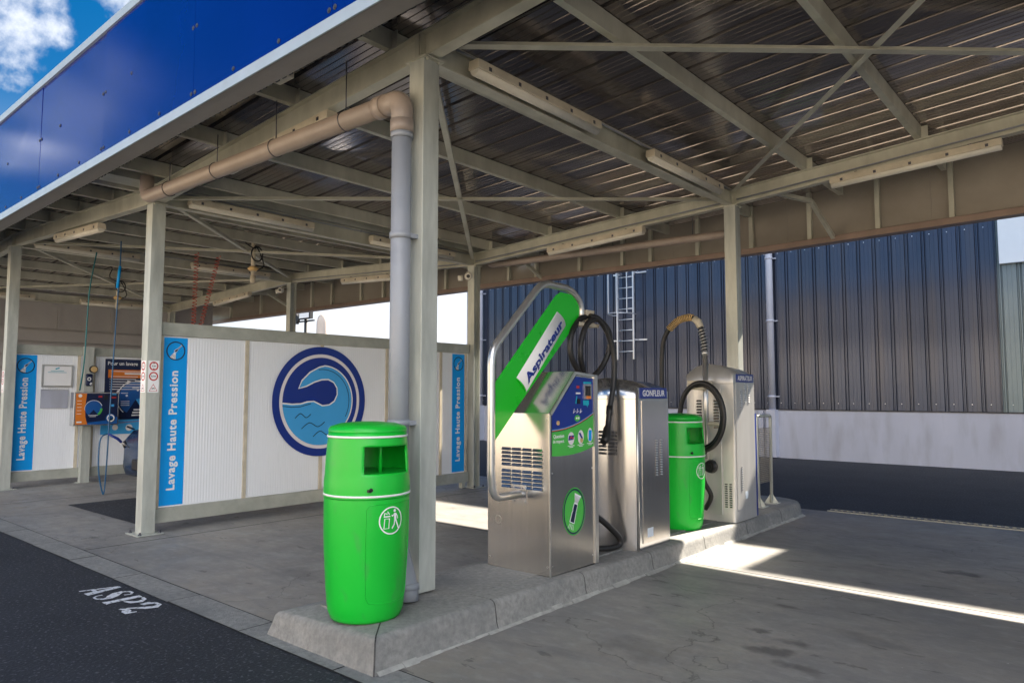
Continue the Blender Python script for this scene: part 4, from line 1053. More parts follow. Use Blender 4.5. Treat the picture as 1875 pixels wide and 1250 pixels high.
for (y0, z0, y1, z1, lab) in ((5.24, 3.75, 5.22, 2.35, 'left red coiled hose hanging nearly straight behind the emblem wall'), (5.60, 3.75, 5.28, 2.35, 'right red coiled hose slanting down behind the emblem wall')):
    o = empty('coiled_hose', (-11.0, y0, z0), lab, 'hose', rg)
    g = MB(); pts = []
    N = 26 * 10
    for i in range(N + 1):
        t = i / N; a = 2 * math.pi * 26 * t
        pts.append((-11.0 + .032 * math.cos(a), y0 + (y1 - y0) * t + .032 * math.sin(a), z0 + (z1 - z0) * t))
    g.tube(pts, .006, 5); g.build('coil', 'hose_red', o)
for xb, lab in ((-11.0, 'beige swivel boom mast with black looped cable in the nearer wash bay'), (-16.6, 'beige swivel boom mast over the farthest wash bay')):
    o = empty('swivel_boom', (xb, 6.2, 4.2), lab, 'boom', 'ceiling swivel booms of the wash bays')
    g = MB(); g.tube([(xb, 6.2, 4.25), (xb, 6.2, 3.45)], .035, 12); g.tube([(xb, 6.2, 3.50), (xb, 6.2, 3.38)], .045, 12); g.build('mast', 'lamp_body', o)
    g = MB(); g.tube([(xb, 6.2, 3.66), (xb, 6.2, 3.62), (xb, 6.2, 3.58)], [.05, .095, .05], 14); g.build('swivel', 'gold', o)
    g = MB(); pts = [(xb + .05, 6.05, 4.22), (xb + .06, 6.0, 4.05), (xb + .08, 6.15, 3.95)] + [(xb + .08, 6.22 + .10 * math.sin(a), 3.86 + .12 * math.cos(a)) for a in [i * .5 for i in range(0, 26)]] + [(xb + .06, 6.36, 3.7), (xb + .04, 6.25, 3.6)]
    g.tube(smooth_path(pts, 3), .012, 6); g.build('cable', 'rubber', o)
# the car in the wash bay, mostly hidden by the column
car = empty('parked_car', (-11.80, 6.7, 0), 'dark blue car standing in the wash bay behind the second column', 'car')
sec = [  # y, half width low, belt half width, roof half width, z bottom, z belt, z top
    (4.82, .62, .60, .50, .36, .62, .66), (4.88, .78, .76, .62, .24, .78, .84), (5.0, .84, .83, .72, .20, .88, .94), (5.5, .87, .86, .76, .20, .96, 1.02), (5.95, .88, .87, .76, .20, 1.0, 1.08),
    (6.6, .88, .87, .62, .20, 1.02, 1.55), (7.2, .88, .87, .60, .20, 1.02, 1.62), (8.2, .88, .87, .60, .20, 1.02, 1.60), (8.8, .87, .85, .60, .22, 1.0, 1.40), (9.05, .80, .76, .60, .30, .95, 1.02)]
g = MB(); vs = []
for (y, a, b, c, z0, z1, z2) in sec:
    ring = [(-a * .85, z0), (-a, z0 + .12), (-b * 1.0, z1 * .75), (-b, z1), (-(b + c) / 2 * 1.0, (z1 + z2) / 2), (-c, z2), (0, z2 + .03), (c, z2), ((b + c) / 2, (z1 + z2) / 2), (b, z1), (b, z1 * .75), (a, z0 + .12), (a * .85, z0)]
    vs += [(-11.80 + x, y, z) for x, z in ring]
k = 13
g.add(vs, [(i * k + j, i * k + (j + 1) % k, (i + 1) * k + (j + 1) % k, (i + 1) * k + j) for i in range(len(sec) - 1) for j in range(k)] + [tuple(range(k)), tuple(range((len(sec) - 1) * k, len(sec) * k))], True)
cbd = g.build('body', 'car_paint', car)
for sx in (-1, 1):
    for yy in (5.55, 8.25):
        g = MB(); g.tube([(-11.80 + sx * .70, yy, .32), (-11.80 + sx * .895, yy, .32)], .31, 24); g.build('wheel', 'rubber', car)
    g = MB(); g.tube([(-11.80 + sx * .60, 4.86, .70), (-11.80 + sx * .72, 4.90, .72), (-11.80 + sx * .80, 5.02, .76)], [.05, .07, .04], 10); g.build('headlight', 'car_glass', car)
g = MB(); g.box(-12.0, -10.9, 4.77, 4.84, .34, .52); g.build('bumper_grille', 'black', car, bevel=.03)
g = MB(); g.box(-11.7, -11.2, 4.755, 4.768, .40, .50); g.build('number_plate', 'white', car)
g = MB(); g.add([(-12.1, 6.0, 1.10), (-10.8, 6.0, 1.10), (-10.88, 6.62, 1.54), (-12.02, 6.62, 1.54)], [(0, 1, 2, 3)]); g.build('windscreen', 'car_glass', car, solid=.01)
g = MB(); g.box(-12.76, -12.62, 6.05, 6.2, 1.0, 1.13); g.build('wing_mirror', 'car_paint', car, bevel=.02)

# ------------------------------------------------------------------ litter bins
def make_bin(through):
    o = bpy.data.objects.new('litter_bin', None); COL.objects.link(o)
    def rz(z):
        return lerp_table([(0, .215), (.03, .226), (.15, .240), (.45, .258), (.70, .261), (.76, .260), (.90, .257), (1.0, .250), (1.10, .241), (1.20, .230)], z)
    n = 72
    def ring(z, r): return [(r * math.cos(2 * math.pi * (k + .5) / n), r * math.sin(2 * math.pi * (k + .5) / n), z) for k in range(n)]
    g = MB(); zs = [.004, .02, .05, .10, .2, .3, .4, .5, .6, .7, .725]
    vs = []
    for z in zs: vs += ring(z, rz(z) + (0.0 if z > .02 else -.006))
    g.add(vs, [(i * n + k, i * n + (k + 1) % n, (i + 1) * n + (k + 1) % n, (i + 1) * n + k) for i in range(len(zs) - 1) for k in range(n)], True)
    g.add(ring(.004, rz(.004) - .006), [tuple(reversed(range(n)))])
    body = g.build('bin_body', 'bin', o)
    # hood with two throw-in openings
    g = MB(); zs = [.728, .732, .77, .82, .86, .875, .93, .99, 1.035, 1.048, 1.09, 1.12]
    vs = []
    for z in zs: vs += ring(z, rz(z) + (.004 if z < .86 else 0))
    def is_open(k, z):
        a = math.degrees(2 * math.pi * (k + 1) / n)
        a = (a + 180) % 360 - 180
        return .874 < z < 1.036 and (abs(a - (-6)) < 37 or (through and abs(abs(a - (-6)) - 180) < 37))
    fs = [(i * n + k, i * n + (k + 1) % n, (i + 1) * n + (k + 1) % n, (i + 1) * n + k) for i in range(len(zs) - 1) for k in range(n) if not is_open(k, (zs[i] + zs[i + 1]) / 2)]
    g.add(vs, fs, True)
    hood = g.build('bin_hood', 'bin', o, solid=.012, fixn=True)
    g = MB(); prof = [(rz(1.12) + .002, 1.12), (rz(1.12) + .002, 1.135), (rz(1.12) - .01, 1.150), (.17, 1.168), (.08, 1.176), (.0, 1.178)]
    g.lathe((0, 0, 0), prof, 72); g.build('bin_lid', 'bin', o)
    g = MB()
    g.lathe((0, 0, 0), [(.245, .872), (.0, .868)], 40); g.build('inner_rim', 'bin', hood)
    g = MB()
    g.tube([(.10, .02, .865), (.10, .02, 1.12)], .012, 8); g.tube([(-.10, -.02, .865), (-.10, -.02, 1.12)], .012, 8)
    split_build(g, 'inner_post', 'bin', hood)
    for z in (.745, 1.092):
        g = MB(); r0 = rz(z) + .0065
        g.lathe((0, 0, 0), [(r0 - .004, z - .006), (r0, z - .006), (r0 - .001, z + .006), (r0 - .005, z + .006)], 72)
        g.build('white_band', 'white', o)
    def wrap(x, z):      # x arc length from the +X side, z height
        r = rz(z) + .0022; a = x / .258
        return Vector((r * math.cos(a), r * math.sin(a), z))
    A = Art(wrap); cx, cz = -.02, .60
    A.ring(cx, cz, .078, .008, n=40); 
    A.line([(cx - .050, cz - .045), (cx - .045, cz + .012), (cx - .015, cz + .012), (cx - .018, cz - .045)], .006, True)
    A.line([(cx - .052, cz + .025), (cx - .010, cz + .025)], .007); A.line([(cx - .048, cz + .03), (cx - .048, cz + .045), (cx - .03, cz + .04), (cx - .028, cz + .055), (cx - .014, cz + .035)], .006)
    A.poly(circ(cx + .004, cz + .028, .005, 8)); A.poly(circ(cx + .022, cz + .056, .009, 12))
    A.line([(cx + .006, cz + .022), (cx + .018, cz + .036), (cx + .032, cz + .038), (cx + .044, cz + .02), (cx + .046, cz + .006)], .006)
    A.poly([(cx + .016, cz + .042), (cx + .034, cz + .042), (cx + .036, cz - .004), (cx + .020, cz - .004)])
    A.line([(cx + .024, cz), (cx + .020, cz - .025), (cx + .004, cz - .048)], .009); A.line([(cx + .032, cz), (cx + .044, cz - .028), (cx + .054, cz - .050)], .009)
    A.build('litter_pictogram', 'white', body)
    # door seam (a raised bead) and lock
    def wrapg(x, z, d): r = rz(z) + d; a = x / .258; return Vector((r * math.cos(a), r * math.sin(a), z))
    pth = [(.16, .70), (-.10, .70), (-.155, .695), (-.175, .67), (-.178, .5), (-.178, .3), (-.175, .16), (-.155, .13), (-.10, .12), (.0, .115), (.12, .12), (.165, .15), (.17, .3), (.17, .5), (.165, .68)]
    pts = []
    for i in range(len(pth)):
        a, b = pth[i], pth[(i + 1) % len(pth)]; m_ = max(1, int(math.hypot(a[0] - b[0], a[1] - b[1]) / .02))
        pts += [wrapg(a[0] + (b[0] - a[0]) * t / m_, a[1] + (b[1] - a[1]) * t / m_, -.0005) for t in range(m_)]
    g = MB(); g.tube(pts + [pts[0]], .0035, 6); g.build('door_bead', 'bin', body)
    g = MB(); q = wrapg(-.15, .785, .0); g.cyl(q, (math.cos(-.58), math.sin(-.58), 0), .012, .010, 10); g.box(q.x + .002, q.x + .022, q.y - .03, q.y - .012, .775, .79); g.build('lock', 'black', hood)
    return o
BG = 'green litter bins on the island'
bin1 = make_bin(False); bin1.location = (-3.63, 2.85, KH - .002); tag(bin1, 'large bright green litter bin at the near end of the island', 'litter bin', BG)
bin2 = make_bin(True); bin2.location = (-3.60, 6.88, KH - .033); tag(bin2, 'bright green litter bin between the tyre inflator and the rear vacuum', 'litter bin', BG)

# ------------------------------------------------------------------ near vacuum cleaner
vc = empty('vacuum_cleaner', (-3.63, 4.63, KH), 'stainless coin vacuum cleaner with slanted green panel and white sign', 'vacuum cleaner')
side = [(4.315, .190), (4.945, .190), (4.945, 1.705), (4.64, 1.725), (4.315, 1.40)]
g = MB(); g.prism(side, FR((-3.955, 0, 0), (0, 1, 0), (0, 0, 1)), 0, .625)
vb = g.build('cabinet', 'inox', vc, bevel=.004)
g = MB()
for yy in (4.35, 4.88):
    for zz in (.26, .95): g.cyl((-3.3295, yy, zz), (1, 0, 0), .006, .003, 8)
for xx in (-3.93, -3.35):
    for zz in (.26, 1.36): g.cyl((xx, 4.3152, zz), (0, -1, 0), .006, .003, 8)
split_build(g, 'screw', 'tube', vb)
g = MB(); g.box(-3.331, -3.318, 4.905, 4.952, .192, 1.70); g.box(-3.331, -3.322, 4.312, 4.324, .192, 1.39); split_build(g, 'edge_trim', 'tube', vb)
g = MB(); g.prism([(4.322, 1.398), (4.335, 1.385), (4.65, 1.700), (4.90, 1.685), (4.90, 1.702), (4.64, 1.722)], FR((-3.3295, 0, 0), (0, 1, 0), (0, 0, 1)), 0, .012); g.build('fascia_rim', 'tube', vb)
g = MB(); g.box(-3.94, -3.345, 4.33, 4.93, .17, .189); g.build('foot_gasket', 'dark', vb)
fr = FX(-3.3300, 0, 0)
curveT = [(4.345, 1.262), (4.43, 1.266), (4.52, 1.275), (4.62, 1.293), (4.72, 1.318), (4.82, 1.352), (4.90, 1.385)]
curveB = [(4.345, 1.078), (4.43, 1.073), (4.52, 1.072), (4.62, 1.076), (4.72, 1.087), (4.82, 1.105), (4.90, 1.125)]
A = Art(flat(fr, .003)); A.poly(curveT + [(4.90, 1.670), (4.66, 1.684), (4.345, 1.385)]); dp = A.build('control_decal', 'navy', vb)
A = Art(flat(fr, .003)); A.poly(curveB + curveT[::-1]); dg = A.build('green_decal', 'lime', vb)
A = Art(flat(fr, .004)); A.line([(y, z + .004) for y, z in curveT], .006); A.build('decal_orange_line', 'orange', vb)
A = Art(flat(fr, .0042)); A.line([(y, z + .011) for y, z in curveT], .005); A.build('decal_blue_line', 'light_blue', vb)
A = Art(flat(fr, .0042)); A.line([(y, z - .002) for y, z in curveT], .006); A.build('decal_dark_line', 'dark_navy', vb)
text('Question', flat(fr, .0042), 4.362, 1.205, .135, .034, 'decal_lettering', 'white', dg, bold=.02)
text('de respect.', flat(fr, .0042), 4.356, 1.165, .145, .034, 'decal_lettering', 'white', dg, bold=.02)
A = Art(flat(fr, .0042))
A.poly(circ(4.59, 1.20, .042, 20, ry=.05)); A.poly(circ(4.72, 1.205, .040, 20, ry=.055)); A.poly(circ(4.85, 1.215, .036, 20, ry=.058)); A.build('picture_discs', 'pinkwhite', dg)
A = Art(flat(fr, .0050)); A.poly([(4.55, 1.185), (4.62, 1.19), (4.63, 1.225), (4.56, 1.222)]); A.poly([(4.69, 1.235), (4.71, 1.245), (4.75, 1.195), (4.73, 1.19)]); A.build('picture_items', 'navy', dg)
A = Art(flat(fr, .0050)); A.poly([(4.828, 1.17), (4.868, 1.17), (4.872, 1.255), (4.832, 1.255)]); A.build('picture_bin', 'sky_blue', dg)
A = Art(flat(fr, .0056)); A.line([(4.57, 1.20), (4.60, 1.215)], .012); A.line([(4.60, 1.198), (4.625, 1.205)], .010); A.build('picture_red', 'red', dg)
A = Art(flat(fr, .0050)); A.poly(circ(4.73, 1.18, .02, 10)); A.build('picture_gold', 'gold', dg)
A = Art(flat(fr, .0042))
for cy_, cz_ in ((4.59, 1.145), (4.72, 1.147), (4.85, 1.152)):
    A.rect(cy_ - .045, cz_ - .004, cy_ + .045, cz_ + .001); A.rect(cy_ - .025, cz_ - .015, cy_ + .025, cz_ - .010)
A.build('captions', 'white', dg)
# controls on the navy area
g = MB(); g.box(-3.3275, -3.318, 4.765, 4.865, 1.505, 1.625); cs = g.build('coin_unit', 'inox_b', dp)
g = MB(); g.box(-3.3178, -3.314, 4.78, 4.81, 1.53, 1.61); g.box(-3.3178, -3.314, 4.82, 4.845, 1.53, 1.61); split_build(g, 'coin_slot', 'dark', cs)
g = MB(); g.box(-3.3178, -3.308, 4.80, 4.84, 1.508, 1.53); g.build('coin_tray', 'orange', cs)
A = Art(flat(fr, .0045)); A.rect(4.76, 1.628, 4.87, 1.642); A.rect(4.755, 1.455, 4.835, 1.495); A.poly([(4.80, 1.455), (4.82, 1.455), (4.82, 1.435)]); A.line([(4.655, 1.47), (4.67, 1.53)], .014); A.build('control_marks_cyan', 'teal', dp)
g = MB(); g.box(-3.3275, -3.320, 4.675, 4.71, 1.468, 1.508); g.build('card_slot', 'black', dp)
A = Art(flat(fr, .0045)); A.rect(4.665, 1.59, 4.705, 1.612); A.build('control_marks_red', 'red', dp)
A = Art(flat(fr, .0045)); A.rect(4.655, 1.545, 4.72, 1.558)
for k in range(3): A.line([(4.62 + k * .045, 1.395), (4.635 + k * .045, 1.43)], .006); A.line([(4.625 + k * .045, 1.40), (4.65 + k * .045, 1.412)], .005)
A.build('control_marks_white', 'pinkwhite', dp)
A = Art(flat(fr, .0045)); A.poly(circ(4.675, 1.355, .038, 24, ry=.026)); sel = A.build('selector_label', 'lime', dp)
A = Art(flat(fr, .0052)); A.rect(4.655, 1.348, 4.675, 1.362); A.poly(circ(4.692, 1.355, .010, 10)); A.build('selector_marks', 'white', sel)
g = MB(); g.cyl((-3.3275, 4.42, 1.325), (1, 0, 0), .017, .006, 20); g.build('key_lock', 'gold', dp)
# oval badge
A = Art(flat(fr, .002)); A.poly(circ(4.628, .635, .148, 56, ry=.183)); bg_ = A.build('oval_badge', 'lime', vb)
A = Art(flat(fr, .003)); A.ring(4.628, .635, .134, .013, ry=.168); A.build('badge_ring', 'dark_navy', bg_)
def T2(pts, ang=68, s=1.0): 
    c, s_ = math.cos(rad(ang)), math.sin(rad(ang))
    return [(4.628 + x * c - y * s_, .635 + x * s_ + y * c) for x, y in pts]
noz = [(-.085, .025), (-.085, -.025), (-.005, -.022), (.0, -.016), (.008, -.022), (.055, -.02), (.065, -.015), (.125, -.035), (.125, .035), (.065, .015), (.055, .02), (.008, .022), (.0, .016), (-.005, .022)]
A = Art(flat(fr, .003)); A.poly([(x_, y_) for x_, y_ in T2([(a * 1.07, b * 1.35) for a, b in noz])]); 
for k in (-.022, -.007, .008, .022): A.line(T2([(-.10, k), (-.14, k * 1.6)]), .005)
A.build('badge_nozzle_outline', 'white', bg_)
A = Art(flat(fr, .004)); A.poly(T2([p for p in noz if p[0] < .06] )); 
for k in (-.018, -.006, .006, .018): A.line(T2([(.068, k * .7), (.120, k * 1.6)]), .0035)
A.build('badge_nozzle', 'dark_navy', bg_)
# louvres
def louvres(fr, x0, y0, cols, rows, dx, dy, w, h, name, parent, mat_='inox_b', dark='dark'):
    g = MB(); A = Art(flat(fr, .0012)); o, u, v = fr; nn = u.cross(v).normalized()
    for i in range(cols):
        for j in range(rows):
            a, b = x0 + i * dx, y0 + j * dy
            A.rect(a, b, a + w, b + h * .55)
            P0 = [o + u * a + v * (b + h * .5), o + u * (a + w) + v * (b + h * .5), o + u * (a + w) + v * (b + h), o + u * a + v * (b + h)]
            q0 = [P0[0] + nn * h * .55 - v * h * .35, P0[1] + nn * h * .55 - v * h * .35]
            g.add([q0[0], q0[1], P0[2], P0[3], P0[0], P0[1]], [(0, 1, 2, 3), (0, 3, 4), (1, 5, 2)])
    g.build(name, mat_, parent, fixn=False); A.build(name.replace('louvres', 'louvre') + '_gaps' if False else 'vent_gaps', dark, parent)
frF = FY(0, 4.3149, 0)
louvres(frF, -3.80, .985, 4, 5, .105, .030, .092, .024, 'louvres', vb)
louvres(frF, -3.80, .815, 4, 5, .105, .030, .092, .024, 'louvres', vb)
A = Art(flat(frF, .0012)); A.ring(-3.84, .56, .030, .004, n=24); A.build('knock_out_ring', 'tube', vb)
# frame tube with its flange
pth = [(-3.62, 4.314, .775), (-3.62, 4.02, .775), (-3.62, 3.985, .92), (-3.62, 3.985, 1.87), (-3.62, 4.60, 2.455), (-3.62, 5.00, 2.445), (-3.62, 5.155, 2.33), (-3.62, 5.155, 2.17)]
g = MB(); g.tube(fillet(pth, .11, 8), .031, 16); tb = g.build('support_tube', 'tube', vc)
g = MB(); g.box(-3.69, -3.55, 4.308, 4.3145, .70, .85)
for dx in (-.055, .055):
    for dz in (-.055, .055): g.cyl((-3.62 + dx, 4.308, .775 + dz), (0, -1, 0), .010, .008, 6)
g.build('tube_flange', 'inox_b', tb)
g = MB(); g.box(-3.67, -3.57, 5.06, 5.36, 2.135, 2.165); g.box(-3.66, -3.58, 5.19, 5.30, 2.166, 2.28); g.build('hose_bracket', 'lamp_body', tb)
# green sheet, folded at the lower edge
gs = [(4.015, 1.19), (4.015, 1.615), (4.80, 2.375), (4.86, 2.405), (5.09, 2.395), (5.13, 2.33), (5.11, 2.19), (4.30, 1.46)]
g = MB(); g.prism(gs, FR((-3.628, 0, 0), (0, 1, 0), (0, 0, 1)), 0, .012); gsh = g.build('green_panel', 'green_sheet', vc)
# white bulged sign box
p0 = Vector((-3.615, 4.268, 1.672)); p1 = Vector((-3.615, 4.795, 2.235))
d_ = (p1 - p0); Ls = d_.length; d_.normalize(); t_ = Vector((1, 0, 0)).cross(d_).normalized(); t_ = -t_ if t_.z > 0 else t_
WS = .165
def bulge(s_, t): 
    tt = max(0, min(1, t / WS)); return p0 + d_ * s_ + t_ * t + Vector((1, 0, 0)) * (.024 * math.sin(math.pi * tt) ** .8 + .002)
n_ = 12; g = MB(); vs = [bulge(0, WS * i / n_) for i in range(n_ + 1)] + [bulge(Ls, WS * i / n_) for i in range(n_ + 1)]
g.add(vs, [(i, i + 1, i + n_ + 2, i + n_ + 1) for i in range(n_)], True); g.add(vs[:n_ + 1], [tuple(range(n_ + 1))]); g.add(vs[n_ + 1:], [tuple(range(n_ + 1))])
sg = g.build('white_sign', 'white', gsh)
g = MB(); e0 = [bulge(-.010, WS * i / n_) for i in range(n_ + 1)]; e1 = [bulge(-.001, WS * i / n_) for i in range(n_ + 1)]
g.add(e0 + e1, [(i, i + 1, i + n_ + 2, i + n_ + 1) for i in range(n_)] + [tuple(range(n_ + 1))]); g.build('sign_end_cap', 'green_sheet', sg)
def wrapsign(x_, y_):      # x along, y up from the lower edge
    b = bulge(x_, WS - y_); return b + Vector((.003, 0, 0))
text('Aspirateur', wrapsign, .045, .018, Ls - .085, .100, 'sign_lettering', 'navy', sg, bold=.04, cut=10)
# hose
g = MB()
ribbed(g, [(-3.60, 5.26, 2.215), (-3.60, 5.12, 2.20), (-3.60, 4.985, 2.06), (-3.60, 4.97, 1.88), (-3.60, 5.10, 1.72), (-3.62, 5.22, 1.66), (-3.58, 5.38, 1.76), (-3.54, 5.47, 1.93), (-3.52, 5.44, 2.10), (-3.54, 5.30, 2.20),
                       (-3.56, 5.17, 2.16), (-3.57, 5.09, 2.02), (-3.57, 5.07, 1.87), (-3.6, 5.16, 1.72)], .026)
ribbed(g, [(-3.56, 5.20, 2.225), (-3.53, 5.30, 2.20), (-3.50, 5.40, 2.07), (-3.48, 5.46, 1.88), (-3.48, 5.45, 1.65), (-3.48, 5.41, 1.50), (-3.48, 5.38, 1.42)], .026)
ribbed(g, [(-3.60, 4.96, .60), (-3.55, 5.10, .56), (-3.48, 5.22, .48), (-3.44, 5.34, .38), (-3.42, 5.42, .30), (-3.42, 5.42, .245), (-3.45, 5.33, .228), (-3.52, 5.18, .235), (-3.60, 5.0, .24)], .027)
hs = split_build(g, 'suction_hose', 'rubber', vc)[0]
g = MB(); g.tube([(-3.48, 5.385, 1.44), (-3.48, 5.375, 1.37), (-3.48, 5.37, 1.36), (-3.48, 5.355, 1.27), (-3.48, 5.34, 1.24), (-3.47, 5.30, 1.155), (-3.47, 5.26, 1.13)], [.030, .032, .026, .026, .036, .040, .030], 14)
g.build('nozzle', 'rubber', hs)

# ------------------------------------------------------------------ arched cabinets
def arched_cabinet(o, x0, x1, y0, y1, z0, ze, zp, bul, name='cabinet', m='inox_b'):
    xc = (x0 + x1) / 2; hw = (x1 - x0) / 2; n = 16
    fp = []      # front edge points
    for i in range(n + 1):
        x = x0 + (x1 - x0) * i / n; t = (x - xc) / hw
        fp.append((x, y0 - bul * (1 - t * t)))
    zt = lambda x: ze + (zp - ze) * (1 - ((x - xc) / hw) ** 2)
    g = MB(); zs = [z0, ze - .10, ze - .096]
    vs = [(x, y, z) for z in zs for x, y in fp] + [(x, y, zt(x)) for x, y in fp]
    rows = len(zs) + 1; k = n + 1
    g.add(vs, [(i * k + j, i * k + j + 1, (i + 1) * k + j + 1, (i + 1) * k + j) for i in range(rows - 1) for j in range(n)], True)
    tv = [(x, y, zt(x)) for x, y in fp] + [(x, y1, zt(x) - .03) for x, y in fp]
    g.add(tv, [(j, j + 1, k + j + 1, k + j) for j in range(n)], True)
    g.add([(x1, y0, z0), (x1, y1, z0), (x1, y1, zt(x1) - .03), (x1, y0, zt(x1))], [(0, 1, 2, 3)])
    g.add([(x0, y0, z0), (x0, y1, z0), (x0, y1, zt(x0) - .03), (x0, y0, zt(x0))], [(3, 2, 1, 0)])
    g.add([(x, y1, zt(x) - .03) for x, y in fp] + [(x1, y1, z0), (x0, y1, z0)], [tuple(range(k + 2))])
    c = g.build(name, m, o)
    # cap seam
    g = MB(); g.tube([(x, y - .0008, ze - .098) for x, y in fp] + [(x1 + .0008, y0 + .05, ze - .098), (x1 + .0008, y1, ze - .098)], .0016, 5); g.build('cap_seam', 'dark', c)
    return c, fp
gf = empty('tyre_inflator', (-3.6, 5.85, KH), 'rounded stainless tyre inflator cabinet with blue GONFLEUR label', 'tyre inflator')
gc, gfp = arched_cabinet(gf, -3.87, -3.33, 5.60, 6.16, KH - .027, 1.60, 1.69, .085)
g = MB(); g.tube([(-3.334, 5.597, KH - .027), (-3.334, 5.597, 1.59)], .013, 10); g.build('corner_post', 'tube', gc)
fr = FX(-3.33, 0, 0)
g = MB(); g.prism([(5.665, .225), (6.135, .225), (6.135, 1.485), (5.665, 1.485)], fr, 0, .006); gd = g.build('service_door', 'inox', gc, bevel=.002)
g = MB(); g.prism([(5.64, 1.505), (6.125, 1.505), (6.125, 1.60), (5.64, 1.60)], fr, 0, .006); gl = g.build('name_plate', 'navy', gc)
text('GONFLEUR', flat(fr, .0075), 5.68, 1.523, .405, .058, 'plate_lettering', 'white', gl, bold=.03)
louvres(FX(-3.3238, 0, 0), 5.90, .80, 2, 15, .085, .0225, .034, .013, 'louvres', gd, mat_='tube')
g = MB(); g.box(-3.324, -3.3225, 5.74, 5.84, .27, .35); g.build('data_label', 'offwhite', gd)
louvres(FR((-3.70, 5.516, 0), (.99, -.08, 0), (0, 0, 1)), .015, 1.0, 2, 7, .11, .032, .075, .022, 'louvres', gc)

av = empty('rear_vacuum_cleaner', (-3.5, 7.72, KH), 'tall stainless vacuum cleaner with arched top, spring hose arm and ASPIRATEUR label', 'vacuum cleaner')
ac, afp = arched_cabinet(av, -3.80, -3.25, 7.47, 8.03, KH - .027, 1.755, 1.875, .03, m='inox_satin')
fr = FX(-3.25, 0, 0)
g = MB(); g.prism([(7.52, .30), (7.985, .30), (7.985, 1.66), (7.52, 1.66)], fr, 0, .004); ad = g.build('service_door', 'inox_satin', ac, bevel=.0015)
g = MB(); g.prism([(7.54, 1.672), (8.00, 1.672), (8.00, 1.762), (7.54, 1.762)], fr, 0, .006); al_ = g.build('name_plate', 'navy', ac)
text('ASPIRATEUR', flat(fr, .0075), 7.57, 1.69, .40, .054, 'plate_lettering', 'white', al_, bold=.03)
for yy, z0_, n__ in ((7.63, 1.40, 8), (7.74, 1.45, 9), (7.84, 1.45, 9)): louvres(FX(-3.2459, 0, 0), yy, z0_, 1, n__, .1, .024, .045, .014, 'louvres', ad, mat_='tube')
louvres(FX(-3.2459, 0, 0), 7.62, .50, 1, 11, .1, .024, .04, .012, 'louvres', ad, mat_='inox')
g = MB(); g.box(-3.2458, -3.2445, 7.72, 7.79, .40, .48); g.build('data_label', 'offwhite', ad)
g = MB(); g.box(-3.29, -3.255, 8.034, 8.085, KH - .02, 1.32); g.build('blue_side_board', 'navy', ac)
frA = FY(0, 7.4420, 0)
g = MB(); g.box(-3.70, -3.38, 7.425, 7.438, .25, 1.63); fp_ = g.build('front_door', 'inox_satin', ac, bevel=.004)
louvres(FY(0, 7.4245, 0), -3.66, 1.17, 1, 10, .1, .032, .06, .020, 'louvres', fp_)
louvres(FY(0, 7.4245, 0), -3.46, 1.17, 1, 10, .1, .032, .06, .020, 'louvres', fp_)
louvres(FY(0, 7.450, 0), -3.36, .33, 2, 11, .05, .024, .03, .012, 'louvres', ac)
g = MB(); g.tube([(-3.49, 7.30, .85), (-3.49, 7.30, 2.0)], .030, 16); g.tube([(-3.49, 7.30, 1.97), (-3.49, 7.30, 2.01)], .036, 16); pl = g.build('hose_mast', 'tube', av)
g = MB(); g.box(-3.56, -3.34, 7.28, 7.43, 1.21, 1.245); g.box(-3.66, -3.46, 7.20, 7.42, 1.59, 1.69); g.build('mast_bracket', 'lamp_body', pl, bevel=.012)
g = MB()
arc = smooth_path([(-3.49, 7.30, 2.02), (-3.50, 7.30, 2.12), (-3.53, 7.30, 2.26), (-3.57, 7.30, 2.34), (-3.67, 7.30, 2.39), (-3.80, 7.30, 2.365), (-3.92, 7.30, 2.27), (-4.00, 7.30, 2.10), (-4.02, 7.30, 1.75), (-4.01, 7.30, 1.30), (-3.98, 7.3, 1.0), (-3.9, 7.3, .9)], 6)
g.tube(arc, .026, 10)
lp = []
for i in range(34):
    a = i / 33 * 2 * math.pi * 1.55 - .2
    lp.append((-3.50 + .255 * math.sin(a) + (.02 if i > 16 else -.01), 7.20 - .0015 * i, 1.305 + .34 * math.cos(a) * (1 if i < 17 else 1.05)))
ribbed(g, [(-3.56, 7.25, 1.66)] + lp, .028)
g.tube(smooth_path([(-3.42, 7.19, .98), (-3.50, 7.2, .86), (-3.52, 7.28, .62), (-3.48, 7.36, .45), (-3.56, 7.38, .30)], 6), .026, 10)
ah = split_build(g, 'suction_hose', 'rubber', av)[0]
def coil(pts, r, turns, wire, name, m, parent):
    P = smooth_path(pts, 8); cum = [0]
    for a, b in zip(P[:-1], P[1:]): cum.append(cum[-1] + (b - a).length)
    L = cum[-1]; out = []; N = turns * 10; j = 0
    for i in range(N + 1):
        s_ = L * i / N
        while j < len(P) - 2 and cum[j + 1] < s_: j += 1
        f = (s_ - cum[j]) / max(1e-6, cum[j + 1] - cum[j]); c = P[j].lerp(P[j + 1], f); d = (P[j + 1] - P[j]).normalized()
        e = Vector((0, 1, 0)); q = d.cross(e).normalized(); a = 2 * math.pi * turns * i / N
        out.append(c + e * r * math.cos(a) + q * r * math.sin(a))
    g = MB(); g.tube(out, wire, 5); g.build(name, m, parent)
coil([(-3.49, 7.30, 2.02), (-3.50, 7.30, 2.12), (-3.53, 7.30, 2.25)], .038, 7, .006, 'hose_spring', 'tube', ah)
coil([(-3.62, 7.30, 2.38), (-3.67, 7.30, 2.39), (-3.80, 7.30, 2.365), (-3.92, 7.30, 2.27)], .036, 17, .006, 'hose_spring', 'gold', ah)
